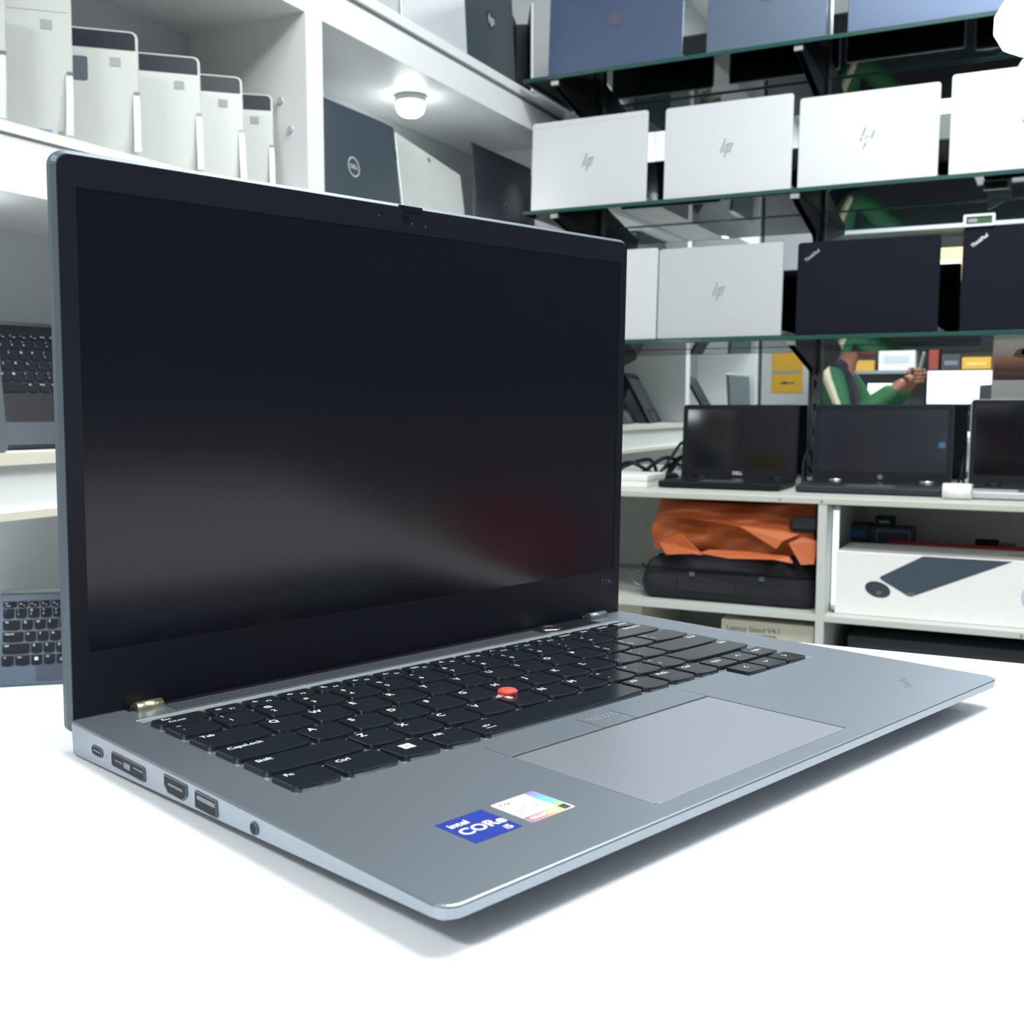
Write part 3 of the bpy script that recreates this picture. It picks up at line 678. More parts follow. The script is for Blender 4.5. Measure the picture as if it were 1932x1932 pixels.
# keyboard-out laptops on the lower left shelves (opened like a tent)
def tent(label, origin, az, tilt, keys=None, off=(0, 0), deckm=BLACK, frame_m=STEEL, w=.30, h=.195, group=None, zoff=.004):
    """origin: lower left corner of the keyboard deck"""
    wd = W3(math.radians(az)); n0 = V((wd.y, -wd.x, 0)); a = math.radians(tilt)
    up = -n0 * math.sin(a) + V((0, 0, 1)) * math.cos(a); nn = n0 * math.cos(a) + V((0, 0, 1)) * math.sin(a)
    r = thing('tent_laptop', label, 'laptop', frame(origin, wd, up, nn), group)
    bm = B(); pslab(bm, rr(0, 0, w, h, .006), -.012, 0, I4, .0015); obj('keyboard_deck', bm, deckm, r)
    if keys: make_keys(r, keys, 1.4, .0, mat('tent_key', (18, 21, 30), .6, spec=.15), True, off)
    else:
        bm = B(); pslab(bm, rr(.012, .055, w - .012, h - .02, .002), 0, .001, I4); obj('keyboard', bm, KEYM, r)
    bm = B(); cyl(bm, (.004, h + .004, -.008), (w - .004, h + .004, -.008), .0055, 14); obj('hinge_bar', bm, frame_m, r)
    bm = B(); cyl(bm, (w * .35, h + .004, -.008), (w * .55, h + .004, -.008), .0062, 14); obj('hinge_cover', bm, BLACK, r)
    bm = B(); pslab(bm, rr(.06, .006, w - .10, .044, .003), 0, .0008, I4); obj('touchpad', bm, mat('slate_pad', (46, 54, 68), .45), r)
    # screen half behind, leaning the other way
    b = a * .7; L = (h * math.cos(a) - .008) / math.cos(b)
    SM = Matrix.Translation((0, h + .003, -.012)) @ Matrix.Rotation(a + b, 4, 'X') @ Matrix.Translation((0, 0, -.006))
    bm = B(); pslab(bm, rr(0, -L, w, 0, .005), -.006, 0, SM, .001); obj('screen_half', bm, frame_m, r)
    return r
kk = [k for k in KEYS]
g = 'laptops opened like tents on the left shelves'
tent('black keyboard facing out on the left shelf, partly hidden behind the big open screen', (-1.375, .955, .851), 10, 30, kk, (0, 0), BLACK, STEEL, w=.322, h=.215, group=g)
r = thing('closed_laptop', 'closed grey laptop standing on edge at the left frame edge, before the keyboard', 'laptop', at(-1.302, .873, .849))
bm = B(); pslab(bm, rr(-.170, 0, .170, .205, .008), -.008, .008, frame((0, 0, 0), (0, 1, 0), (-.07, 0, 1), (1, 0, .07)), .003); sl = obj('lid', bm, mat('slate_deck', (92, 104, 108), .5), r)
bm = B(); pslab(bm, rr(-.166, .197, .166, .2056, .002), -.0085, .0085, frame((0, 0, 0), (0, 1, 0), (-.07, 0, 1), (1, 0, .07)), .001); obj('hinge_bar', bm, SILVERD, sl)
tent('black tent laptop hidden behind the big screen, seen in the mirror next to the divider', (-1.365, 1.335, .851), 10, 28, None, frame_m=BLACK, w=.30, h=.20, group=g)
for i in range(4):
    tent('black tent laptop seen only in the mirror, %s in the corner compartment' % ('nearest the divider', 'second from the divider', 'third from the divider', 'nearest the corner')[i],
         (-1.365, 1.785 + i * .277, .851), 10, 28, None, frame_m=BLACK, w=.26, h=.20, group=g)
tent('open laptop on the lowest left shelf with white lettered keys facing the camera', (-1.490, 1.155, .470), 50, 17, kk, (-12, -63), mat('blue_slate_deck', (62, 74, 92), .5), mat('green_grey', (116, 128, 124), .5), w=.295, h=.147)

# ------------------------------------------------------------------ counter along the mirror
CABW = mat('cabinet_white', (196, 199, 192), .5, var=.03, vscale=6)
cu = thing('wall_cabinet', 'white open cabinet under the mirror, with laptops on its counter', 'cabinet', at(0, 0, 0))
CF, CT = 2.36, .72
part('counter_board', -1.262, CF, .7065, 1.5, YM, CT, CABW, cu, .001)
part('edge_band', -1.262, CF - .0015, .7075, 1.5, CF, .719, mat('cabinet_edge', (190, 191, 180), .5), cu)
part('shelf_board', -1.262, CF, .455, -.451, YM - .012, .4675, CABW, cu)
part('shelf_board', -.433, CF, .455, 1.5, YM - .012, .4675, CABW, cu)
part('bottom_board', -1.262, CF, .27, 1.5, YM - .012, .288, CABW, cu)
part('back_panel', -1.262, YM - .012, .08, 1.5, YM - .002, .7065, mat('cab_back', (232, 238, 233), .6), cu)
part('divider', -.451, CF, .288, -.433, YM - .012, .7065, CABW, cu)
part('divider', .45, CF, .4675, .468, YM - .012, .7065, CABW, cu)
part('end_panel', -1.268, CF, .05, -1.262, YM, .7065, CABW, cu)
part('end_panel', 1.5, CF, 0, 1.518, YM, CT, CABW, cu)
part('kick_board', -1.262, CF + .04, 0, 1.5, CF + .058, .27, CABW, cu)
for x, z in ((-.444, .713), (-.532, .713), (-.05, .4613)):
    bm = B(); cyl(bm, (x, CF - .0022, z), (x, CF - .001, z), .0022, 10); obj('screw', bm, STEEL, cu)

def open_laptop(label, x, y, z, w, d, h, lean, bm_, scr, basem, edge=None, brand=None, sticker=False, hinges=False, group=None, rz=0.):
    r = thing('open_laptop', label, 'laptop', at(x, y, z, rz), group); a = math.radians(lean)
    bm = B(); pslab(bm, rr(-w / 2, -d, w / 2, 0, .010), .002, .017, I4, .003); bs = obj('base', bm, basem, r)
    bm = B(); pslab(bm, rr(-w / 2 + .016, -d * .58, w / 2 - .016, -.02, .003), .0165, .0178, I4); obj('keyboard', bm, KEYM, bs)
    bm = B(); pslab(bm, rr(-.05, -d + .012, .05, -d * .62, .003), .0165, .0176, I4); obj('touchpad', bm, STEEL, bs)
    for sx in (-1, 1):
        bm = B(); pslab(bm, rr(sx * w * .4 - .012, -d + .016, sx * w * .4 + .012, -d + .024, .002), 0, .0025, I4); obj('rubber_foot', bm, BLACK, bs)
        bm = B(); pslab(bm, rr(sx * w * .4 - .012, -.024, sx * w * .4 + .012, -.016, .002), 0, .0025, I4); obj('rubber_foot', bm, BLACK, bs)
    LF = frame((0, -.006, .014), (1, 0, 0), (0, math.sin(a), math.cos(a)), (0, -math.cos(a), math.sin(a)))
    bm = B(); pslab(bm, rr(-w / 2, 0, w / 2, h, [.003, .003, .008, .008]), -.007, 0, LF, .0012); ld = obj('lid', bm, edge or bm_, r)
    bm = B(); ring_prism(bm, rr(-w / 2 + .002, .003, w / 2 - .002, h - .002, [.002, .002, .007, .007]), rr(-w / 2 + .012, .026, w / 2 - .012, h - .012), -.001, .0009, LF); obj('bezel', bm, bm_, ld)
    bm = B(); pslab(bm, rr(-w / 2 + .011, .025, w / 2 - .011, h - .011), -.001, .0004, LF); obj('screen', bm, scr, ld)
    for sx in (-1, 1):
        bm = B(); cyl(bm, (sx * w * .33 - .017, -.004, .018), (sx * w * .33 + .017, -.004, .018), .0045, 12); obj('hinge', bm, CHROME if hinges else BLACK, r)
    if brand == 'DELL':
        bm = B(); text_bm(bm, 'DELL', .011, LF @ Matrix.Translation((0, .014, .0014)), bold=.03); obj('brand_lettering', bm, SILVER, ld, fix=False)
    if brand == 'hp':
        bm = B(); pslab(bm, circ(0, .014, .006, 20), 0, .0014, LF); obj('brand_badge', bm, STEEL, ld)
    if sticker:
        bm = B(); pslab(bm, rr(w / 2 - .030, h * .46, w / 2 - .016, h * .53), 0, .0008, LF); obj('blue_sticker', bm, mat('sticker_teal', (52, 96, 124), .5), ld)
    return r
g = 'open laptops on the cabinet counter'
open_laptop('small black open laptop with silver lettering, left on the cabinet counter', -.707, 2.668, CT, .288, .19, .183, 5, BLACK, GLOSSY, BLACK, brand='DELL', group=g)
open_laptop('black open laptop with two silver hinges in the middle of the cabinet counter', -.372, 2.682, CT, .312, .20, .184, 5, BLACK, mat('grey_screen', (34, 37, 45), .12), mat('navy_base', (28, 33, 44), .5), edge=mat('navy_edge', (36, 52, 66), .4), brand='hp', sticker=True, hinges=True, group=g)
open_laptop('open laptop with silver base cut by the right frame edge on the cabinet counter', -.022, 2.67, CT, .318, .21, .196, 5, BLACK, GLOSSY, SILVERD, edge=SILVERD, group=g)

# cables, white box
def cable(label, pts, r=.0035, m=BLACK):
    bm = B(); tube(bm, spline([(x, y, max(z, CT + r)) for x, y, z in pts], 8), r, 8); return tag(obj('power_cable', bm, m), label, 'cable')
z = CT
bx_ = thing('white_box', 'flat white box on the cabinet counter left of the small black laptop', 'box', at(-.955, 2.525, CT))
bm = B(); box(bm, -.085, -.065, 0, .085, .065, .024, I4, .002); obj('tray', bm, CARD, bx_)
bm = B(); box(bm, -.087, -.067, .016, .087, .067, .030, I4, .002); obj('box_lid', bm, CARD, bx_)
cable('loose black cables heaped behind the flat white box', [(-1.06, 2.66, z), (-.98, 2.63, z + .05), (-.92, 2.66, z + .02), (-.95, 2.70, z + .055), (-1.02, 2.68, z + .03), (-.97, 2.64, z + .01), (-.90, 2.66, z + .06), (-.875, 2.70, z + .05), (-.89, 2.66, z + .015)], .005)
cable('black cable looping up beside the small black laptop', [(-.905, 2.60, z), (-.88, 2.64, z + .05), (-.862, 2.70, z + .10), (-.868, 2.74, z + .07), (-.89, 2.68, z + .03), (-.868, 2.63, z)], .004)
ad = thing('power_adapter', 'black power adapter lying among cables by the small black laptop', 'adapter', at(-.892, 2.615, CT, .6))
bm = B(); pslab(bm, rr(-.045, -.022, .045, .022, .008), 0, .026, I4, .004); obj('brick', bm, BLACK, ad)
bm = B(); tube(bm, spline([(.045, 0, .012), (.06, .01, .008), (.07, .03, .004)], 5), .0035); obj('lead', bm, BLACK, ad)
cable('tangled black cable between the two middle open laptops', [(-.555, 2.70, z), (-.56, 2.73, z + .06), (-.55, 2.75, z + .085), (-.54, 2.74, z + .03), (-.552, 2.72, z + .05), (-.562, 2.76, z + .02), (-.545, 2.71, z)], .0035)
cable('black cable curling beside the open laptop with silver base', [(-.205, 2.60, z), (-.197, 2.66, z + .03), (-.193, 2.70, z + .075), (-.199, 2.73, z + .05), (-.19, 2.70, z + .01), (-.18, 2.62, z)], .003)
cable('thin dark cable across the counter in front of the right open laptop', [(-.21, 2.55, z), (-.19, 2.545, z + .004), (-.175, 2.57, z), (-.165, 2.60, z)], .0025)
mp = thing('paper_roll', 'white paper roll lying at the counter edge between two open laptops', 'paper roll', at(-.185, 2.445, CT))
bm = B(); cyl(bm, (-.028, 0, .017), (.028, 0, .017), .017, 24); obj('roll', bm, CARD, mp)
bm = B(); cyl(bm, (-.0285, 0, .017), (.0285, 0, .017), .006, 16); obj('core', bm, PRINT, mp)
# picture card at the back right
pc = thing('picture_box', 'upright box printed with a desert sunset picture behind the right open laptop', 'box', at(-.040, 2.79, CT))
bm = B(); box(bm, -.105, -.02, 0, .105, .02, .362, I4, .001); obj('carton', bm, CARD, pc)
bm = B(); box(bm, -.103, -.0206, .253, .103, -.0198, .345); obj('picture', bm, ramp_mat('sunset_print', 2, .253, .345, [(0, (58, 42, 50)), (.25, (128, 84, 84)), (.5, (216, 160, 140)), (.75, (240, 226, 212)), (1, (246, 240, 234))]), pc)
bm = B()
for x, zz, s in ((-.045, .315, .018), (-.025, .322, .022), (-.005, .312, .02), (.02, .305, .026), (.05, .30, .022)): flat(bm, [(x + s * a, zz + s * .8 * b) for a, b in ((-1, -.6), (-.7, .3), (-.1, .7), (.6, .5), (1, -.2), (.7, -.9), (-.3, -.8))], 0, frame((0, -.0209, 0), (1, 0, 0), (0, 0, 1), (0, -1, 0)))
obj('printed_rocks', bm, mat('rock_print', (142, 116, 98), .6), pc, fix=False)

# ------------------------------------------------------------------ inside the cabinet
SZ = .4675
r = thing('led_tube', 'slim upright light tube on the divider inside the right cabinet compartment', 'lamp', at(-.4225, 2.415, SZ + .018))
n = B(); cyl(n, (0, 0, 0), (0, 0, .205), .0065, 14); obj('tube_diffuser', n, mat('tube_glow', (250, 252, 255), .4, emit=(226, 238, 250), estr=1.0), r)
for z_ in (-.012, .205):
    n = B(); cyl(n, (0, 0, z_), (0, 0, z_ + .012), .0075, 14); obj('end_cap', n, GREYL, r)
# black laptop bag
r = thing('laptop_bag', 'black padded laptop bag lying in the cabinet under the orange bag', 'bag', at(-.668, 2.405, SZ))
bm = B()
prof = [(.0, .0), (.012, .03), (.02, .065), (.015, .085), (-.01, .105), (-.05, .108)]
outl = rr(-.195, 0, .205, .30, .03)
rs = []
for ins, zz in ((.012, 0), (.0, .012), (-.004, .04), (.002, .07), (.014, .092), (.04, .105)):
    rs.append([(x, y, zz + .004 * math.sin(9 * x) * (zz > .05)) for x, y in inset(outl, ins)])
rings(bm, rs, smooth=True); obj('bag_body', bm, BAGB, r)
bm = B(); pslab(bm, rr(-.105, -.006, .03, .010, .003), .022, .056, I4, .003); obj('front_pocket', bm, BAGB, r)
bm = B(); tube(bm, spline([(-.20, .02, .06), (-.225, .03, .05), (-.222, .03, .03), (-.205, .03, .02)], 6), .0025); obj('strap_ring', bm, STEEL, r)
bm = B(); tube(bm, [(x, y, .074) for x, y in inset(outl, -.004)][0:13], .0025); obj('zip', bm, BLACK, r)
for x in (-.075, .085):
    bm = B(); box(bm, x, -.008, .058, x + .012, -.003, .068, I4, .001); obj('buckle', bm, STEEL, r)
# orange bag: crumpled bundle
r = thing('orange_bag', 'crumpled orange nylon bag bundled on top of the black laptop bag', 'bag', at(-.645, 2.43, SZ + .109))
def cloth(pts_front, thick, name, m, parent, dy=.0):
    pass
bm = B(); NX, NZ = 26, 12
def ofs(u, v):
    return .020 * math.sin(5.5 * u + 7 * v) * math.sin(PI * v) + .012 * math.sin(13 * u - 9 * v) + .02 * math.sin(PI * v)
rows_ = []
for j in range(NZ + 1):
    v = j / NZ; row = []
    for i in range(NX + 1):
        u = i / NX; x = -.20 + .385 * u + .025 * (v) * (1 - 2 * u) * .6
        zz = .122 * v * (1 - .10 * math.sin(PI * u) * v)
        row.append((x, -ofs(u, v) + .01, zz + .004))
    rows_.append(row)
back = [(p[0] * .95, .20, p[2]) for p in rows_[-1]]
rows_.append(back); rows_.append([(p[0] * .95, .21, .002) for p in rows_[0]])
rings(bm, rows_, I4, False, False, closed=False, smooth=True)
ob = obj('bag_body', bm, ORANGE, r)
# folded flaps: bright fold across, small peak at the left, corner at the right
def flapmesh(P, th=.006):
    bm = B(); rings(bm, [[(x, y, z) for x, y, z in P], [(x, y + th, z + .002) for x, y, z in P]]); return bm
obj('folded_flap', flapmesh([(-.165, -.018, .088), (.02, -.050, .072), (.105, -.060, .028), (.118, -.056, .046), (.150, -.046, .060), (.152, -.03, .072), (.09, -.025, .079), (-.06, -.02, .087)]), ORANGE, r)
obj('folded_flap', flapmesh([(-.172, -.028, .024), (-.150, -.046, -.002), (-.085, -.05, .004), (-.062, -.05, .002), (-.075, -.046, .010), (-.118, -.040, .046), (-.132, -.036, .042)]), ORANGE, r)
obj('folded_flap', flapmesh([(.130, -.052, .040), (.158, -.058, -.004), (.185, -.05, -.002), (.186, -.04, .045), (.160, -.04, .056)]), ORANGE, r)
obj('folded_hem', flapmesh([(-.07, -.05, .006), (.0, -.058, .0), (.10, -.06, .004), (.14, -.058, -.002), (.13, -.052, .010), (.03, -.05, .014), (-.05, -.046, .013)]), ORANGE, r)
bm = B(); pslab(bm, rr(.128, -.052, .19, -.02, .012), .066, .098, I4, .008); obj('black_toggle', bm, BAGB, r)
# keyboard carton
r = thing('keyboard_carton', 'long white carton printed with a dark keyboard and mouse in the cabinet', 'box', at(-.418, 2.40, SZ))
bm = B(); box(bm, 0, 0, 0, .50, .17, .137, I4, .002); kb = obj('carton', bm, CARD, r)
FM = frame((0, -.0006, 0), (1, 0, 0), (0, 0, 1), (0, -1, 0))
bm = B(); flat(bm, [(.092, .083), (.150, .060 - .012), (.172, .050), (.345, .134), (.175, .134)][0:0] or [(.091, .0865), (.093, .081), (.150, .049), (.156, .049), (.346, .1355), (.176, .1355)], 0, FM); pk = obj('printed_keyboard', bm, mat('print_slate', (58, 72, 84), .5, var=.3, vscale=160), kb, fix=False)
bm = B(); flat(bm, [(x, y) for x, y in circ(.0875, .059, .0265, 28, .0165)], 0, FM @ Matrix.Translation((.0875, .059, 0)) @ Matrix.Rotation(-.25, 4, 'Z') @ Matrix.Translation((-.0875, -.059, 0))); obj('printed_mouse', bm, mat('print_mouse', (48, 60, 68), .5, var=.2, vscale=90), kb, fix=False)
bm = B(); plate_holes(bm, circ(.1545, .0535, .007, 20, .0038), [circ(.1545, .0535, .0055, 20, .0028)], .0003, FM); plate_holes(bm, circ(.090, .052, .005, 16, .003), [circ(.09, .052, .0038, 16, .002)], .0003, FM); obj('tiny_badges', bm, PRINT, kb, fix=False)
bm = B(); plate_holes(bm, circ(.398, .064, .034, 36), [circ(.398, .064, .0295, 36)], 0, FM); text_bm(bm, 'T', .024, FM @ Matrix.Translation((.378, .066, 0)), bold=.03); obj('printed_ring_logo', bm, mat('lavender_print', (190, 190, 214), .5), kb, fix=False)
bm = B(); flat(bm, circ(.352, .085, .018, 20, .006), .1374, I4); obj('hang_hole', bm, PRINT, kb, fix=False)
# boxes behind it
r = thing('red_white_box', 'flat white box with a red upper edge behind the keyboard carton', 'box', at(-.372, 2.585, SZ))
bm = B(); box(bm, 0, 0, 0, .46, .05, .125, I4, .001); obj('carton', bm, mat('pale_card', (222, 222, 236), .5), r)
bm = B(); box(bm, .03, .052, 0, .47, .075, .136, I4, .001); tag(obj('red_sleeve', bm, mat('red_card', (186, 58, 62), .5), r), 'red card sleeve')
r = thing('blue_black_box', 'dark blue accessory box with bright blue label at the back of the cabinet', 'box', at(-.452, 2.672, SZ))
bm = B(); box(bm, 0.002, 0, 0, .062, .06, .168, I4, .001); bb = obj('carton', bm, mat('navy_card', (38, 50, 68), .5), r)
bm = B(); box(bm, .010, -.001, .136, .052, .0, .155); obj('blue_label', bm, mat('label_blue', (40, 98, 168), .5), bb)
bm = B(); text_bm(bm, '----', .012, frame((.03, -.0012, .118), (1, 0, 0), (0, 0, 1), (0, -1, 0))) if False else box(bm, .018, -.001, .116, .044, 0, .120); obj('small_print', bm, STEEL, bb)
r = thing('slate_box', 'slate blue box standing beside the box with the bright blue label', 'box', at(-.388, 2.672, SZ))
bm = B(); box(bm, 0, 0, 0, .095, .055, .164, I4, .001); ss = obj('carton', bm, mat('slate_card', (52, 66, 88), .5), r)
bm = B(); ring_prism(bm, rr(.012, .012, .088, .156), rr(.015, .015, .085, .153), 0, .0006, frame((0, 0, 0), (1, 0, 0), (0, 0, 1), (0, -1, 0))); obj('printed_border', bm, STEEL, ss)
r = thing('black_box', 'small black box lying on the slate blue box in the cabinet', 'box', at(-.380, 2.676, SZ + .164))
bm = B(); box(bm, 0, 0, 0, .042, .04, .023, I4, .001); b0 = obj('carton', bm, BLACK, r)
bm = B(); box(bm, .009, -.0008, .009, .033, 0, .014); obj('grey_label', bm, STEEL, b0)
r = thing('black_gadget', 'short black gadget resting on the red edged box in the cabinet', 'gadget', at(-.135, 2.662, SZ + .136, .06))
bm = B(); pslab(bm, rr(-.025, -.011, .025, .011, .004), 0, .012, I4, .003); obj('body', bm, BLACK, r)
bm = B(); pslab(bm, rr(.026, -.006, .060, .006, .003), 0, .006, I4, .002); obj('lead', bm, STEEL, r)
# below
r = thing('stand_box', 'cream laptop stand box with green print in the lower cabinet compartment', 'box', at(-.665, 2.395, .288))
bm = B(); box(bm, 0, 0, 0, .205, .30, .148, I4, .001); cb = obj('carton', bm, CREAMC, r)
bm = B(); text_bm(bm, 'Laptop Stand V4.1', .0165, frame((.012, -.0008, .128), (1, 0, 0), (0, 0, 1), (0, -1, 0)), 'LEFT', 'CENTER', .01); obj('title_print', bm, mat('title_ink', (124, 120, 112), .6), cb, fix=False)
bm = B(); pslab(bm, rr(.012, .108, .124, .1175, .003), 0, .0006, frame((0, 0, 0), (1, 0, 0), (0, 0, 1), (0, -1, 0))); obj('green_bar', bm, GREENP, cb)
r = thing('low_carton', 'plain cream carton at the left of the lower cabinet compartment', 'box', at(-1.02, 2.42, .288))
bm = B(); box(bm, 0, 0, 0, .155, .3, .155, I4, .001); cb = obj('carton', bm, CREAMC, r)
bm = B(); box(bm, .05, -.0006, .05, .13, .0, .07); obj('printed_strip', bm, GREENP, cb)
r = thing('shade_block', 'long dark block added for the shade under the keyboard carton shelf', 'box', at(-.40, 2.47, .288))  # added dark block, its grey stands in for the shade of the compartment
bm = B(); box(bm, 0, 0, 0, .62, .3, .12, I4, .001); cb = obj('carton', bm, mat('shade_grey', (60, 64, 72), .6), r)
bm = B(); box(bm, .01, -.0006, .02, .30, 0, .026); obj('red_strip', bm, mat('dull_red', (96, 52, 54), .6), cb)

# ------------------------------------------------------------------ the shop behind the camera (seen in the mirror)
ow = thing('wall_shelf_unit', 'grey shelving across the shop filled with boxes, seen in the mirror', 'shelving', at(0, 0, 0))
OY = -2.2
GREYS = mat('grey_shelving', (150, 152, 154), .5)
for z0 in (.75, 1.135, 1.42, 1.75, 2.1):
    part('shelf_board', -1.57, WY0 + .01, z0, 1.8, OY, z0 + .022, GREYS, ow)
for x in (-1.57, -.2, .9, 1.8): part('upright', x, WY0 + .01, 0, x + .02, OY - .002, 2.3, GREYS, ow)
part('back_panel', -1.57, WY0 + .002, 0, 1.8, WY0 + .01, 2.3, GREYS, ow)
def carton(label, x, z0, w, h, c, d=.25, strip=None):
    r = thing('carton', label, 'box', at(x, OY - .02, z0), 'boxes on the shelving across the shop')
    bm = B(); box(bm, -w / 2, -d, 0, w / 2, 0, h, I4, .002); b = obj('carton_body', bm, mat('card_%d_%d_%d' % c, c, .6), r)
    if strip:
        bm = B(); box(bm, -w * .35, -.0005, h * .3, w * .35, .0012, h * .6); obj('printed_panel', bm, mat('strip_%d_%d_%d' % strip, strip, .6), b)
lab = [('amber box on the shelf across the shop, mirrored beside the phone', -1.24, 1.157, .12, .07, (214, 164, 66), None),
 ('white bundle box on the shelf across the shop, mirrored above the hand', -1.03, 1.157, .24, .17, (226, 226, 228), (200, 204, 210)),
 ('red tall box on the shelf across the shop', -.79, 1.157, .06, .15, (150, 62, 52), None),
 ('dark box between red and yellow boxes across the shop', -.68, 1.157, .12, .10, (66, 70, 78), (120, 124, 130)),
 ('low yellow box on the shelf across the shop', -.52, 1.157, .18, .08, (222, 172, 60), (236, 200, 120)),
 ('tall yellow box at the end of the shelf across the shop', -.34, 1.157, .12, .14, (222, 168, 48), None),
 ('blue box on the upper shelf across the shop', -.92, 1.442, .18, .14, (84, 128, 156), (180, 200, 210)),
 ('orange box on the upper shelf across the shop', -1.25, 1.442, .3, .10, (186, 140, 84), (120, 84, 50)),
 ('white box on the upper shelf across the shop', -.62, 1.442, .26, .16, (222, 226, 228), (120, 160, 190)),
 ('dark red box on the upper shelf across the shop', -.35, 1.442, .2, .18, (96, 62, 66), None),
 ('green box on the third shelf across the shop', -1.1, 1.772, .24, .16, (96, 138, 104), (200, 210, 190)),
 ('tan box on the third shelf across the shop', -.75, 1.772, .3, .2, (190, 168, 128), (230, 220, 190)),
 ('white blue box on the third shelf across the shop', -.4, 1.772, .26, .18, (214, 220, 226), (90, 130, 170)),
 ('grey carton on the third shelf right of the upright across the shop', 0.1, 1.772, .3, .2, (150, 150, 156), (220, 220, 224)),
 ('red carton on the low shelf across the shop to the right', .35, 1.157, .4, .2, (170, 60, 54), (226, 210, 200)),
 ('white carton on the low shelf across the shop to the right', .0, 1.157, .24, .16, (224, 224, 224), (120, 120, 130))]
for l, x, z0, w, h, c, s in lab: carton(l, x, z0, w, h, c, .25, s)
def monitor(label, x, z0, w, h, glow, estr):
    r = thing('monitor', label, 'monitor', at(x, OY + .02, z0))
    bm = B(); box(bm, -w / 2 - .012, -.03, .05, w / 2 + .012, 0, .05 + h + .024, I4, .003); f = obj('housing', bm, BLACK, r)
    bm = B(); box(bm, -w / 2, 0, .062, w / 2, .0015, .062 + h); obj('screen', bm, mat('screen_glow_%d' % int(estr * 10 + glow[2]), glow, .4, emit=glow, estr=estr), f)
    bm = B(); box(bm, -.02, -.04, 0.008, .02, -.028, .12); obj('stand_neck', bm, BLACK, r)
    bm = B(); pslab(bm, rr(-.1, -.11, .1, .02, .01), 0, .008, I4, .002); obj('stand_foot', bm, BLACK, r)
ct = thing('service_desk', 'dark service desk across the shop below the boxes, seen in the mirror', 'desk', at(0, 0, 0))
part('desk_top', -1.4, OY + .01, .84, .6, OY + .5, .865, mat('dark_desk', (60, 62, 68), .5), ct)
part('desk_panel', -1.4, OY + .44, 0, .6, OY + .46, .84, mat('dark_desk2', (52, 54, 60), .5), ct)
monitor('bright white monitor across the shop, seen in the mirror right of the phone', -.62, .865, .40, .22, (226, 240, 246), 1.5)
monitor('small bright monitor across the shop, mirrored left of the phone hand', -1.10, .865, .22, .14, (214, 240, 200), 1.6)
bm = B(); box(bm, -1.58, -1.02, 0, -1.30, -.64, 2.1, I4, .003); tag(obj('side_cabinet', bm, mat('pale_cabinet', (196, 198, 202), .5)), 'tall pale cabinet past the shelving end, seen in the mirror', 'cabinet')
r = thing('yellow_poster', 'yellow poster with grey band and dark emblem, seen in the mirror', 'poster', at(-1.43, -.637, .985))
bm = B(); box(bm, -.09, -.003, 0, .09, 0, .235); py = obj('sheet', bm, mat('poster_yellow', (216, 166, 44), .5, var=.08, vscale=10), r)
bm = B(); box(bm, -.085, 0, .112, .085, .0012, .130); obj('grey_band', bm, PRINT, py)
bm = B(); box(bm, -.04, 0, .055, .045, .0012, .062); pslab(bm, circ(-.012, .060, .014, 16, .009), 0, .0013, frame((0, 0, 0), (1, 0, 0), (0, 0, 1), (0, -1, 0)) @ Matrix.Scale(-1, 4, (0, 0, 1))); obj('emblem', bm, PRINTD, py)
# cartons on the floor at the right: glow faintly in the matte screen
r = thing('grey_crate', 'grey crate on the floor to the right, under the red and cream cartons', 'crate', at(1.40, 1.20, 0))
bm = B(); box(bm, 0, -.25, 0, .26, .28, .49, I4, .004); rc = obj('crate_body', bm, DIMW, r)
bm = B(); box(bm, -.006, -.25, .44, 0, .28, .47); obj('crate_rim', bm, STEEL, rc)
r = thing('red_carton', 'red carton on the grey crate, reflected dimly in the dark screen', 'box', at(1.40, 1.325, .49))
bm = B(); box(bm, 0, -.125, 0, .22, .125, .13, I4, .003); rc = obj('carton', bm, mat('bright_red_card', (226, 52, 40), .5), r)
bm = B(); box(bm, -.001, -.03, .04, 0, .03, .08); obj('printed_panel', bm, CARD, rc)
r = thing('cream_carton', 'cream carton on the grey crate beside the red one', 'box', at(1.40, 1.09, .49))
bm = B(); box(bm, 0, -.085, 0, .22, .085, .11, I4, .003); rc = obj('carton', bm, CREAMC, r)
bm = B(); box(bm, -.001, -.03, .03, 0, .03, .06); obj('printed_panel', bm, GREENP, rc)
r = thing('side_counter', 'plain grey counter along the right hand wall of the shop', 'counter', at(0, 0, 0))
part('counter_top', 1.65, .2, .775, 2.28, 2.2, .80, GREYS, r); part('counter_front', 1.7, .22, 0, 1.72, 2.18, .775, GREYS, r); part('counter_end', 1.72, .22, 0, 2.28, .24, .775, GREYS, r)

# ------------------------------------------------------------------ person seated beside the camera, seen in the mirror
def skin(name, verts, edges, radii, root, m, parent=None, sub=2):
    me = bpy.data.meshes.new(name); me.from_pydata([tuple(v) for v in verts], edges, []); me.update()
    o = bpy.data.objects.new(name, me); COL.objects.link(o)
    md = o.modifiers.new('s', 'SKIN'); md.use_smooth_shade = True
    for i, rd in enumerate(radii):
        sv = me.skin_vertices[0].data[i]; sv.radius = rd if isinstance(rd, tuple) else (rd, rd); sv.use_root = (i == root)
    ss = o.modifiers.new('d', 'SUBSURF'); ss.levels = sub; ss.render_levels = sub
    dg = bpy.context.evaluated_depsgraph_get(); dg.update()
    nm = bpy.data.meshes.new_from_object(o.evaluated_get(dg)); bpy.data.objects.remove(o); bpy.data.meshes.remove(me)
    for p in nm.polygons: p.use_smooth = True
    nm.name = name
    return obj(name, nm, m, parent)
SKIN = mat('skin', (150, 100, 78), .5)
NAVY = mat('navy_cloth', (28, 32, 46), .8)
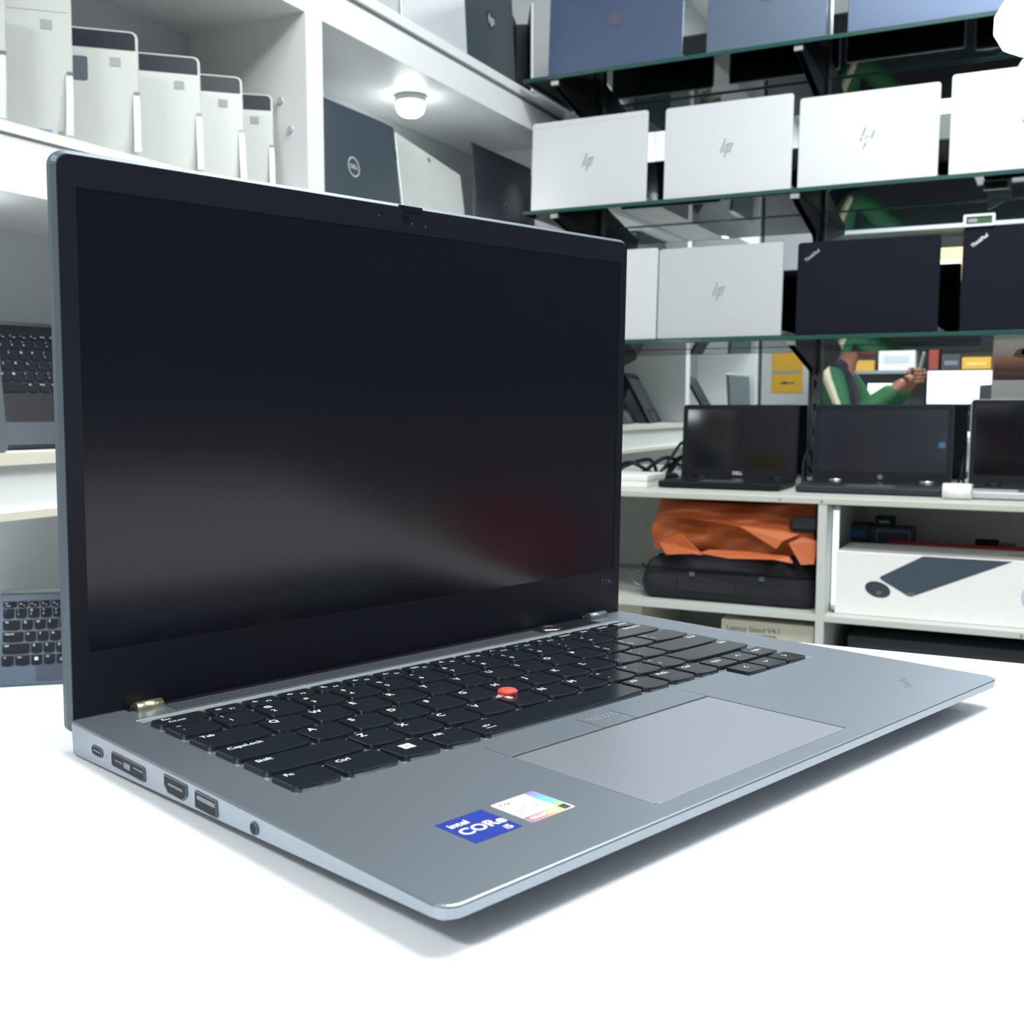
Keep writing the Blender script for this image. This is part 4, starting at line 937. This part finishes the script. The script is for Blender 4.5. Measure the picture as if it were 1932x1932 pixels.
GREENJ = mat('green_jacket', (32, 96, 58), .7, var=.12, vscale=30)
P0 = V((-1.13, -.34, 0))
per = thing('person', 'person in dark jacket with striped green sleeves holding up a phone, in the mirror', 'person', Matrix.Translation(P0))
stl = thing('stool', 'round dark stool under the seated person in the green jacket', 'stool', at(P0.x - .01, P0.y, 0))
n = B(); lathe(n, [(.001, .43), (.17, .43), (.175, .445), (.17, .465), (.001, .47)], 24); obj('seat', n, BLACK, stl)
for k in range(4):
    a = PI / 4 + k * PI / 2; n = B(); cyl(n, (.16 * math.cos(a), .16 * math.sin(a), 0), (.11 * math.cos(a), .11 * math.sin(a), .435), .012, 10); obj('leg', n, STEEL, stl)
LSh, LEl, LHa = V((.02, .19, 1.06)), V((.14, .25, .82)), V((.40, .10, 1.045))
RSh, REl, RHa = V((.04, -.19, 1.06)), V((.20, -.22, .83)), V((.43, -.06, 1.05))
lerp = lambda a, b, t: V(a).lerp(V(b), t)
dn = V((0, 0, -.025))
bv = [(0, 0, .555), (.0, 0, .70), (.02, 0, .90), (.04, 0, 1.05), (.08, 0, 1.13), (.115, 0, 1.20), (.13, 0, 1.245), (.135, 0, 1.27),
      LSh * .86 + V((0, 0, .14)) + dn, LEl, LHa, V((RSh.x, RSh.y * .86, RSh.z)) + dn, REl, RHa, (.02, .10, .54), (.42, .12, .53), (.44, .12, .09), (.02, -.10, .54), (.42, -.12, .53), (.44, -.12, .09), (.52, .12, .05), (.52, -.12, .05)]
bv[8] = V((LSh.x, LSh.y * .86, LSh.z)) + dn
be = [(0, 1), (1, 2), (2, 3), (3, 4), (4, 5), (5, 6), (6, 7), (3, 8), (8, 9), (9, 10), (3, 11), (11, 12), (12, 13), (0, 14), (14, 15), (15, 16), (0, 17), (17, 18), (18, 19), (16, 20), (19, 21)]
br = [(.10, .12), (.09, .11), (.10, .11), (.075, .10), .048, .05, .045, .03, .034, .036, .026, .034, .036, .026, .085, .058, .040, .085, .058, .040, .03, .03]
body = skin('body', bv, be, br, 0, SKIN, per)
# head joined into the same body mesh: skull, jaw, brow, nose and lips shaped on one surface
HC = V((.165, 0, 1.285))
hb = B(); bmesh.ops.create_uvsphere(hb, u_segments=40, v_segments=28, radius=1)
def g_(dx, dy, dz, w, q=None): return math.exp(-(dx * dx + dy * dy + dz * dz) / (w * w))
for v in hb.verts:
    x, y, z = v.co; X, Y, Z = x * .098, y * .076, z * .118
    if z < -.1: k = (-z - .1); Y *= 1 - .28 * k; X = X * (1 - .10 * k) + .012 * k          # jaw
    if x > .3:
        X += .026 * g_(0, Y, (Z + .018) * .8, .017)                                        # nose
        X += .006 * g_(0, Y * .35, Z - .036, .016)                                         # brow
        X += .008 * g_(0, Y * .7, Z + .062, .010) - .005 * g_(0, Y * .7, Z + .055, .004)   # lips
        X += .008 * g_(0, Y * .7, Z + .098, .018)                                          # chin
        for s_ in (-1, 1): X -= .010 * g_(0, Y - s_ * .032, Z - .012, .017)                # eye sockets
    v.co = V((X, Y, Z)) + HC
for f in hb.faces: f.smooth = True
hb.from_mesh(body.data); hb.to_mesh(body.data); hb.free()
skin('jacket', [(0, 0, .60), (0, 0, .72), (.02, 0, .90), (.035, 0, 1.03), (.055, 0, 1.10), (.02, .12, 1.05), (.035, -.12, 1.05), (.075, 0, 1.15), (0, 0, .50), (.02, .17, 1.05), (.035, -.17, 1.05)],
     [(0, 1), (1, 2), (2, 3), (3, 4), (3, 5), (3, 6), (4, 7), (0, 8), (5, 9), (6, 10)],
     [(.15, .18), (.135, .165), (.145, .185), (.13, .17), .085, .09, .09, .035, .12, .03, .03], 8, NAVY, per)
for (sh, el, ha), yy in (((LSh, LEl, LHa), 1), ((RSh, REl, RHa), -1)):
    w_ = lerp(el, ha, .82)
    sl = skin('sleeve', [V((sh.x, yy * .06, 1.05)), V((sh.x, yy * .10, 1.055)), sh + V((0, -yy * .02, -.005)), lerp(sh, el, .5), el, lerp(el, ha, .5), w_], [(0, 1), (1, 2), (2, 3), (3, 4), (4, 5), (5, 6)], [.02, .075, .09, .075, .064, .052, .043], 0, GREENJ, per)
    st = skin('sleeve_stripe', [sh + V((0, yy * .03, .085)), sh + V((0, yy * .058, .02)), lerp(sh, el, .5) + V((0, yy * .055, 0)), el + V((-.004, yy * .046, .01))], [(0, 1), (1, 2), (2, 3)], [.012, (.026, .036), (.022, .036), (.016, .028)], 0, mat('cream_stripe', (206, 196, 170), .7, var=.15, vscale=60), per)
skin('trousers', [(0, 0, .53), (.02, .10, .535), (.42, .12, .53), (.44, .12, .12), (.02, -.10, .535), (.42, -.12, .53), (.44, -.12, .12), (-.06, 0, .56), (0, 0, .62), (-.07, 0, .50)], [(0, 1), (1, 2), (2, 3), (0, 4), (4, 5), (5, 6), (0, 7), (0, 8), (7, 9)],
     [(.12, .12), .10, .075, .062, .10, .075, .062, .06, .07, .02], 9, mat('dark_denim', (40, 44, 58), .8), per)
for yy in (.12, -.12):
    n = B(); rings(n, [[(x, y + yy, 0) for x, y in rr(.38, -.048, .64, .048, .045)], [(x, y + yy, .03) for x, y in rr(.38, -.05, .64, .05, .047)], [(x, y + yy, .065) for x, y in rr(.39, -.042, .60, .042, .04)], [(x, y + yy, .10) for x, y in rr(.39, -.035, .49, .035, .03)]], smooth=True); obj('shoe', n, BLACK, per)
# hair, hood, eyes, ears, mouth
bm = B(); bmesh.ops.create_uvsphere(bm, u_segments=40, v_segments=28, radius=1)
for v in bm.verts:
    x, y, z = v.co; k = max(0, -z - .1); v.co = V((x * .105 - .004, y * .083 * (1 - .2 * k), z * .126 + .002)) + HC
bmesh.ops.delete(bm, geom=[f for f in bm.faces if (lambda c: (c.x > .030 + .16 * max(0, c.z - .045) and c.z < .082) or c.z < -.072 or (c.x > -.012 and c.z < .012))(f.calc_center_median() - HC)], context='FACES')
for f in bm.faces: f.smooth = True
obj('hair', bm, mat('dark_hair', (20, 18, 20), .6), per)
skin('hood', [(-.03, 0, 1.09), (.02, 0, 1.10), (.05, .055, 1.125), (.05, -.055, 1.125), (.11, .03, 1.12), (.11, -.03, 1.12)], [(0, 1), (1, 2), (1, 3), (2, 4), (3, 5)], [.03, .065, .05, .05, .028, .028], 0, NAVY, per)
for yy in (-1, 1):
    bm = B(); bmesh.ops.create_uvsphere(bm, u_segments=12, v_segments=10, radius=.0105)
    for v in bm.verts: v.co = v.co + HC + V((.076, yy * .031, .012))
    obj('eye', bm, mat('eye_white', (206, 202, 196), .3), per)
    bm = B(); bmesh.ops.create_uvsphere(bm, u_segments=10, v_segments=8, radius=.0055)
    for v in bm.verts: v.co = v.co + HC + V((.0825, yy * .031, .011))
    obj('iris', bm, PRINTD, per)
    bm = B(); bmesh.ops.create_uvsphere(bm, u_segments=14, v_segments=10, radius=1)
    for v in bm.verts: v.co = V((v.co.x * .018, v.co.y * .009, v.co.z * .031)) + HC + V((-.008, yy * .077, -.004))
    obj('ear', bm, SKIN, per)
# hands: palm and five fingers each, closed round the phone
PH = V((.455, .02, 1.09))
def hand(wr, yy):
    palm = wr + (PH + V((-.02, yy * .045, -.02)) - wr) * .75
    n = skin('hand', [wr, lerp(wr, palm, .5), palm], [(0, 1), (1, 2)], [.026, (.034, .02), (.036, .019)], 0, SKIN, per)
    for k in range(4):
        b0 = palm + V((.006, 0, -.028 + k * .019)); L = (.030, .034, .032, .026)[3 - k]
        skin('finger', [b0, b0 + V((L, yy * .006, .004)), b0 + V((L + .010, -yy * .016, .007)), b0 + V((L + .002, -yy * .032, .008))], [(0, 1), (1, 2), (2, 3)], [.0095, .009, .0085, .0075], 0, SKIN, per, 1)
    t0 = palm + V((-.012, 0, .012))
    skin('thumb', [t0, t0 + V((-.004, -yy * .02, .022)), t0 + V((.006, -yy * .036, .036))], [(0, 1), (1, 2)], [.012, .0105, .009], 0, SKIN, per, 1)
hand(LHa, 1); hand(RHa, -1)
ph = thing('phone', 'slim phone held upright by the person in the green jacket', 'phone', Matrix.Translation(P0 + PH) @ Matrix.Rotation(math.radians(14), 4, 'Y'))
bm = B(); pslab(bm, rr(-.036, -.05, .036, .105, .009), -.004, .004, frame((0, 0, 0), (0, 1, 0), (0, 0, 1), (1, 0, 0)), .001); obj('phone_body', bm, mat('pale_phone', (150, 158, 150), .4, .3), ph)
bm = B(); pslab(bm, rr(-.033, -.046, .033, .101, .007), -.0045, -.0038, frame((0, 0, 0), (0, 1, 0), (0, 0, 1), (1, 0, 0))); obj('phone_screen', bm, GLOSSY, ph)

# ------------------------------------------------------------------ ceiling lights
def panel(label, x, y, w, d, power, glow=LAMPC):
    r = thing('ceiling_light', label, 'lamp', at(x, y, WZ), 'square ceiling light panels')
    bm = B(); ring_prism(bm, rr(-w / 2 - .02, -d / 2 - .02, w / 2 + .02, d / 2 + .02), rr(-w / 2, -d / 2, w / 2, d / 2), -.025, 0); obj('frame', bm, GREYL, r)
    bm = B(); box(bm, -w / 2, -d / 2, -.018, w / 2, d / 2, -.004); obj('diffuser', bm, glow, r)
    L = bpy.data.lights.new('panel_lamp', 'AREA'); L.shape = 'RECTANGLE'; L.size = w; L.size_y = d; L.energy = power; L.color = (.95, .99, 1.)
    lo = bpy.data.objects.new('panel_lamp', L); COL.objects.link(lo); lo.parent = r; lo.location = (0, 0, -.03)
panel('ceiling light panel over the aisle before the mirror', -.15, 1.45, 1.1, .35, 33)
panel('ceiling light panel over the foreground counter', .25, .55, .6, .6, 36)
panel('ceiling light panel near the right hand wall', 1.35, 1.6, .6, .6, 10)
panel('ceiling light panel at the far side of the shop', -.6, -1.5, .9, .3, 60)

w = bpy.data.worlds.new('world'); sc.world = w; w.use_nodes = True
w.node_tree.nodes['Background'].inputs[0].default_value = (.05, .06, .065, 1)
vs = sc.view_settings
vs.view_transform = 'Standard'; vs.look = 'None'; vs.gamma = 1; vs.use_curve_mapping = False; vs.exposure = 0.
sc.cycles.max_bounces = 10; sc.cycles.transparent_max_bounces = 24; sc.cycles.glossy_bounces = 6
sc.cycles.use_denoising = True; sc.cycles.sample_clamp_indirect = 6.
